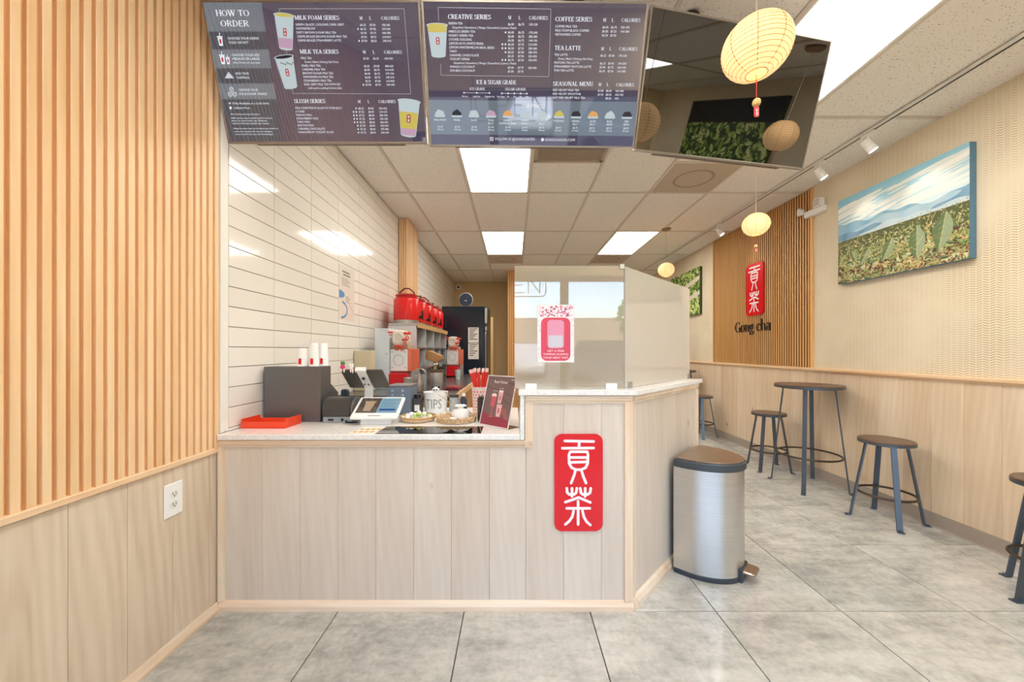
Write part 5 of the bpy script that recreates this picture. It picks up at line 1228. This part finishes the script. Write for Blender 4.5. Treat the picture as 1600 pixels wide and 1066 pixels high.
# steel shelf unit with urns
t = thing('urn_shelf', 'steel shelf unit with open cubbies carrying the red tea urns', 'shelf')
SX0, SX1 = -1.31, -1.02
part('top_board', M().box(SX0, SX1+.01, 3.86, 5.58, 1.515, 1.545), STEEL2, t, .002)
part('front_rail', M().box(SX1+.0105, SX1+.02, 3.86, 5.58, 1.50, 1.55), P('shelf_wood', (190, 150, 96), .5), t)
for y_ in (3.86, 4.28, 4.70, 5.12, 5.555): part('upright', M().box(SX0, SX1, y_, y_+.022, ZB, 1.515), P('upright_pale', (206, 204, 206), .35), t)
for k, z_ in enumerate((1.05, 1.28)): part('shelf_board', M().box(SX0, SX1, 3.882, 5.555, z_, z_+.015), STEEL2, t)
part('back_panel', M().box(SX0-.006, SX0, 3.86, 5.58, ZB, 1.515), P('back_lilac', (176, 172, 186), .5), t)
def urn(label, y, up):
    t = thing('tea_urn', label, 'urn', (-1.165, y, 1.5455), group='red tea urns in a row')
    part('base_ring', M().lathe([(0, 0), (.130, 0), (.130, .038), (.0, .038)], 32), STEEL2, t, smooth=True)
    part('body', M().lathe([(0, .038), (.134, .038), (.136, .045), (.136, .255), (.13, .268), (.118, .276), (0, .276)], 36), URNRED, t, smooth=True)
    part('lid', M().lathe([(0, .276), (.112, .276), (.112, .296), (.118, .30), (.118, .312), (.09, .322), (0, .324)], 36), P('urn_lid_red', (176, 24, 26), .3), t, smooth=True)
    hm = M()
    if up: hm.tube([(-.09, .02, .30), (-.07, .0, .35), (-.02, -.01, .385), (.03, -.01, .385), (.075, 0, .35), (.09, .02, .30)], .008, 8)
    else: hm.tube([(.0, -.1, .30), (.04, -.07, .34), (.07, 0, .355), (.04, .07, .34), (.0, .1, .30)], .008, 8)
    part('handle', hm, P('handle_dark_red', (120, 20, 22), .4), t, smooth=True)
    m = M().cyl((.135, 0, .075), (.175, 0, .075), .014, n=12).cyl((.172, 0, .05), (.172, 0, .11), .012, n=12).box(.165, .18, -.006, .006, .11, .145); part('tap', m, BLACKM, t, .001, smooth=True)
urn('red tea urn at the near end of the row, largest in view', 4.02, True)
urn('red tea urn second from the near end of the row', 4.36, False)
urn('red tea urn in the middle of the row with its handle raised', 4.70, True)
urn('red tea urn fourth along the row', 5.04, False)
urn('red tea urn at the far end beside the black refrigerator', 5.38, False)
t = thing('wooden_chute', 'tilted wooden box on a yellow post beside the steel cubbies', 'box', (-.88, 4.12, ZB)); part('post', M().box(-.018, .018, -.018, .018, 0, .26), P('post_yellow', (220, 176, 70), .5), t)
part('tilted_box', M().prism([(-.09, .265), (.03, .225), (.085, .26), (.085, .30), (-.05, .36), (-.09, .36)], -.06, .06, 'y'), W_BROWN, t, .004)
t = thing('steel_canister', 'steel canister packed with dark-handled utensils on the back bar', 'canister', (-.69, 3.30, ZB)); part('body', M().lathe([(0, 0), (.056, 0), (.058, .004), (.058, .185), (.0555, .185), (.0555, .03), (0, .03)], 32), STEEL, t, smooth=True)
part('rim_band', M().lathe([(.0585, .165), (.0605, .17), (.0605, .186), (.0585, .19)], 32, cap=False), P('rim_brown', (90, 60, 44), .4), t, smooth=True)
for k in range(7):
    a = 2*PI*k/7; u = thing('utensil', ['black', 'tan', 'steel'][k % 3]+'-gripped utensil '+['at the right', 'at the back right', 'at the back', 'at the left back', 'at the left front', 'at the front', 'at the front right'][k]+' of the steel canister', 'utensil', (-.69+.025*math.cos(a), 3.30+.025*math.sin(a), ZB+.031), group='utensils in the steel canister')
    e = Vector((.022*math.cos(a), .022*math.sin(a), .17+.012*(k % 3))); part('shaft', M().cyl((0, 0, 0), e, .003, n=8), STEEL2, u); part('grip', M().ball(tuple(e+Vector((0, 0, .006))), (.013, .013, .016), 10, 6), [BLACKM, P('grip_tan', (150, 116, 92), .4), STEEL2][k % 3], u, smooth=True)
t = thing('strainer_stand', 'arched steel stand holding a bottle-shaped strainer on the back bar', 'stand', (-.82, 3.22, ZB))
m = M().tube([(-.055, 0, 0), (-.055, 0, .15)]+[(-.055*math.cos(q), 0, .15+.05*math.sin(q)) for q in [PI*i/8 for i in range(1, 8)]]+[(.055, 0, .15), (.055, 0, 0)], .005, 8); part('arch', m, STEEL2, t, smooth=True)
part('back_sheet', M().box(-.05, .05, .006, .009, 0, .15), STEEL, t); part('strainer', M().lathe([(0, .0), (.03, 0), (.034, .05), (.03, .09), (.014, .125), (.012, .16), (0, .16)], 18, c=(0, -.018, .004)), P('strainer_taupe', (168, 152, 140), .35, .6), t, smooth=True)
t = thing('steel_tumbler', 'small steel tumbler beside the red bucket of the first tea machine', 'tumbler', (-.905, 3.15, ZB)); part('body', M().lathe([(0, 0), (.027, 0), (.034, .128), (.032, .13), (.025, .006), (0, .006)], 24), STEEL2, t, smooth=True)
single('folded_cloth', M().prism([(-.07, 0), (.07, 0), (.066, .02), (.03, .03), (-.05, .026)], -.09, .09, 'y'), P('cloth_maroon', (140, 44, 48), .8), 'folded maroon cloth on the back-bar edge', 'cloth', (-.57, 3.45, ZB), bevel=.006, smooth=True)
single('glass_tumbler', M().lathe([(0, 0), (.03, 0), (.038, .12), (.036, .12), (.028, .006), (0, .006)], 24), P('tumbler_pale', (200, 214, 218), .1), 'pale clear tumbler in front of the second tea machine', 'tumbler', (-.70, 4.6, ZB), smooth=True)
# refrigerator
t = thing('refrigerator', 'tall glossy black refrigerator at the back with white notices on its door', 'fridge', (-.792, 6.35, 0))
part('cabinet', M().box(-.37, .37, -.33, .36, .03, 1.978), FRIDGE, t, .006)
part('door', M().box(-.37, .315, -.392, -.335, .06, 1.972), P('fridge_door_navy', (28, 38, 50), .14), t, .008)
part('hinge_column', M().box(.318, .37, -.385, -.335, .06, 1.972), P('hinge_grey', (66, 74, 80), .3, .4), t, .004)
m = M().box(.322, .362, -.41, -.386, 1.70, 1.94).box(.325, .36, -.412, -.386, 1.58, 1.64); part('hinge', m, STEEL2, t, .003)
m = M().tube([(.335, -.39, 1.56), (.335, -.43, 1.53), (.335, -.43, .75), (.335, -.39, .72)], .012, 8); part('handle', m, STEEL2, t, smooth=True)
m = M()
for x in (-.3, .3): m.cyl((x, -.25, 0), (x, -.25, .03), .03, n=12).cyl((x, .25, 0), (x, .25, .03), .03, n=12)
part('feet', m, BLACKM, t)
def notice(label, x, z0, w_, h_, bands):
    t = thing('notice_sheet', label, 'notice', mx=frame((-.792+x, 5.9575, z0), '-y')); part('sheet', M().box(0, w_, 0, h_, 0, .001), PAPERW, t); m = M()
    for k in range(bands): m.rect(.02, h_-.03-k*(h_-.05)/bands, w_-.02-.03*(k % 3), h_-.03-k*(h_-.05)/bands+.016, .0014)
    part('printed_lines', m, INKG, t)
notice('upper white notice with dark lines on the refrigerator door', .055, 1.385, .17, .245, 7); notice('lower white notice on the refrigerator door', .055, 1.12, .17, .255, 6)
t = thing('round_disc', 'round navy disc with a pale rim standing on the black refrigerator', 'disc', mx=frame((-.792, 6.11, 1.979+.118), '-y'))
m = M(); m.cyl((0, 0, -.02), (0, 0, .015), .118, n=48); part('rim', m, P('disc_rim_grey', (170, 172, 168), .4), t, .003, smooth=True)
m = M(); m.cyl((0, 0, .0152), (0, 0, .022), .106, n=48); part('face', m, P('disc_navy', (40, 52, 72), .3), t, .003, smooth=True); m = M().box(-.018, .018, -.022, -.012, .0222, .0232); part('mark', m, PAPERW, t)
t = thing('dome_camera', 'small white dome camera in the far corner under the ceiling', 'camera', mx=frame((-1.325, YB-.0005, 2.775), '-y'))
m = M().cyl((0, 0, 0), (0, 0, .03), .06, n=24); part('mount', m, OFFWHITE, t, smooth=True); part('dome', M().ball((0, 0, .045), (.05, .05, .04), 20, 10), WHITE, t, smooth=True); part('lens', M().ball((.005, -.005, .07), (.028, .028, .02), 16, 8), BLACKM, t, smooth=True)
pl_ = bpy.data.lights.new('backroom_lamp', 'AREA'); pl_.energy = 12; pl_.size = 1.0; pl_.color = (1, .88, .66)
lo = bpy.data.objects.new('backroom_lamp', pl_); C.objects.link(lo); lo.location = (-.6, 10.0, 2.69)

# ------------------------------------------------------------------ outside the shop window
g = struct('ground', M().box(-40, 40, -60, YF-3.2, -.2, -.12), P('asphalt', (84, 84, 84), .9)); g2 = struct('pavement', M().box(-40, 40, YF-3.2, YF-.2, -.2, -.02), P('pavement_pale', (196, 190, 180), .9))
def car(label, loc, rz, col, suv):
    t = thing('car', label, 'car', loc, rz); paint = P('paint_%d' % col[0], col, .15, coat=.6); h = .25 if suv else 0
    m = M().prism([(-2.2, .32), (2.2, .32), (2.25, .62), (2.15, .88), (1.1, .98), (-1.9, 1.0+h*.2), (-2.22, .85)], -.88, .88, 'y'); part('body', m, paint, t, .06, smooth=True)
    m = M().prism([(1.05, .96), (.35, 1.44+h), (-1.25-h, 1.46+h), (-1.95, .98)], -.76, .76, 'y'); part('cabin_glass', m, P('car_glass', (60, 70, 80), .05), t, .05)
    m = M().prism([(.4, 1.43+h), (-1.3-h, 1.45+h), (-1.25-h, 1.50+h), (.3, 1.48+h)], -.74, .74, 'y').prism([(-.5, .98), (-.4, .98), (-.4, 1.45+h), (-.5, 1.45+h)], -.78, .78, 'y').prism([(.3, 1.44+h), (.42, 1.44+h), (1.1, .96), (.98, .96)], -.78, .78, 'y'); part('roof_and_pillars', m, paint, t, .01)
    for x in (-1.4, 1.4):
        for y_ in (-.84, .84): part('wheel', M().cyl((x, y_-.1, .34), (x, y_+.1, .34), .34, n=24), BLACKM, t, .02, smooth=True)
car('white car parked outside, mirrored in the front glass screen', (.75, -15.5, -.12), PI/2+.1, (186, 188, 190), True)
car('dark grey car parked outside, mirrored in the front glass screen', (4.0, -9.6, -.12), .45, (70, 78, 88), True)
car('silver car parked farther along outside the shop', (-4.6, -9.0, -.12), PI/2, (170, 174, 178), False)
t = thing('street_tree', 'green tree across the car park outside the shop', 'tree', (7.5, -16, -.12)); part('trunk', M().cyl((0, 0, 0), (0, 0, 2.2), .18, .12), W_BROWN, t, smooth=True)
m = M(); r = random.Random(4)
for k in range(900):
    a = Vector((r.gauss(0, 1), r.gauss(0, 1), r.gauss(0, .7))); a = a.normalized()*r.uniform(.8, 1.9); b = Vector((r.gauss(0, 1), r.gauss(0, 1), r.gauss(0, 1))).normalized()*.22; c_ = b.orthogonal()*.7; p_ = a+Vector((0, 0, 3.2)); m.add([p_-b, p_+c_, p_+b, p_-c_], [(0, 1, 2, 3)])
part('crown', m, GREENP, t)
struct('facade_across', M().box(-30, 30, -34, -33, -.12, 4.5), P('facade_tan', (150, 138, 122), .9))
t = thing('open_sign', 'outlined OPEN sign hanging inside the shop window, mirrored in the glass screen', 'sign', mx=frame((-.46, YF+.03, 2.02), '-y'))
SO = P('open_sign_grey', (70, 74, 80), .5)
m = M(); m.ribbon(rrect(-.03, -.05, .88, .25, .06), .012, .0, closed=True, rnd=False)
for x, pts in ((.0, [(.05, 0), (.15, 0), (.18, .03), (.18, .17), (.15, .2), (.05, .2), (.02, .17), (.02, .03), (.05, 0)]), (.21, [(.02, 0), (.02, .2), (.14, .2), (.17, .17), (.17, .12), (.14, .09), (.02, .09)]), (.43, [(.16, 0), (.02, 0), (.02, .2), (.16, .2)]), (.43, [(.02, .1), (.13, .1)]), (.63, [(.02, 0), (.02, .2), (.17, 0), (.17, .2)])):
    m.ribbon([(x+a, b) for a, b in pts], .012, .0005)
part('outline_letters', m, SO, t)
m = M().cyl((0, .25, 0), (0, .85, 0), .003, n=6).cyl((.85, .25, 0), (.85, .85, 0), .003, n=6); part('hanging_wires', m, SO, t)
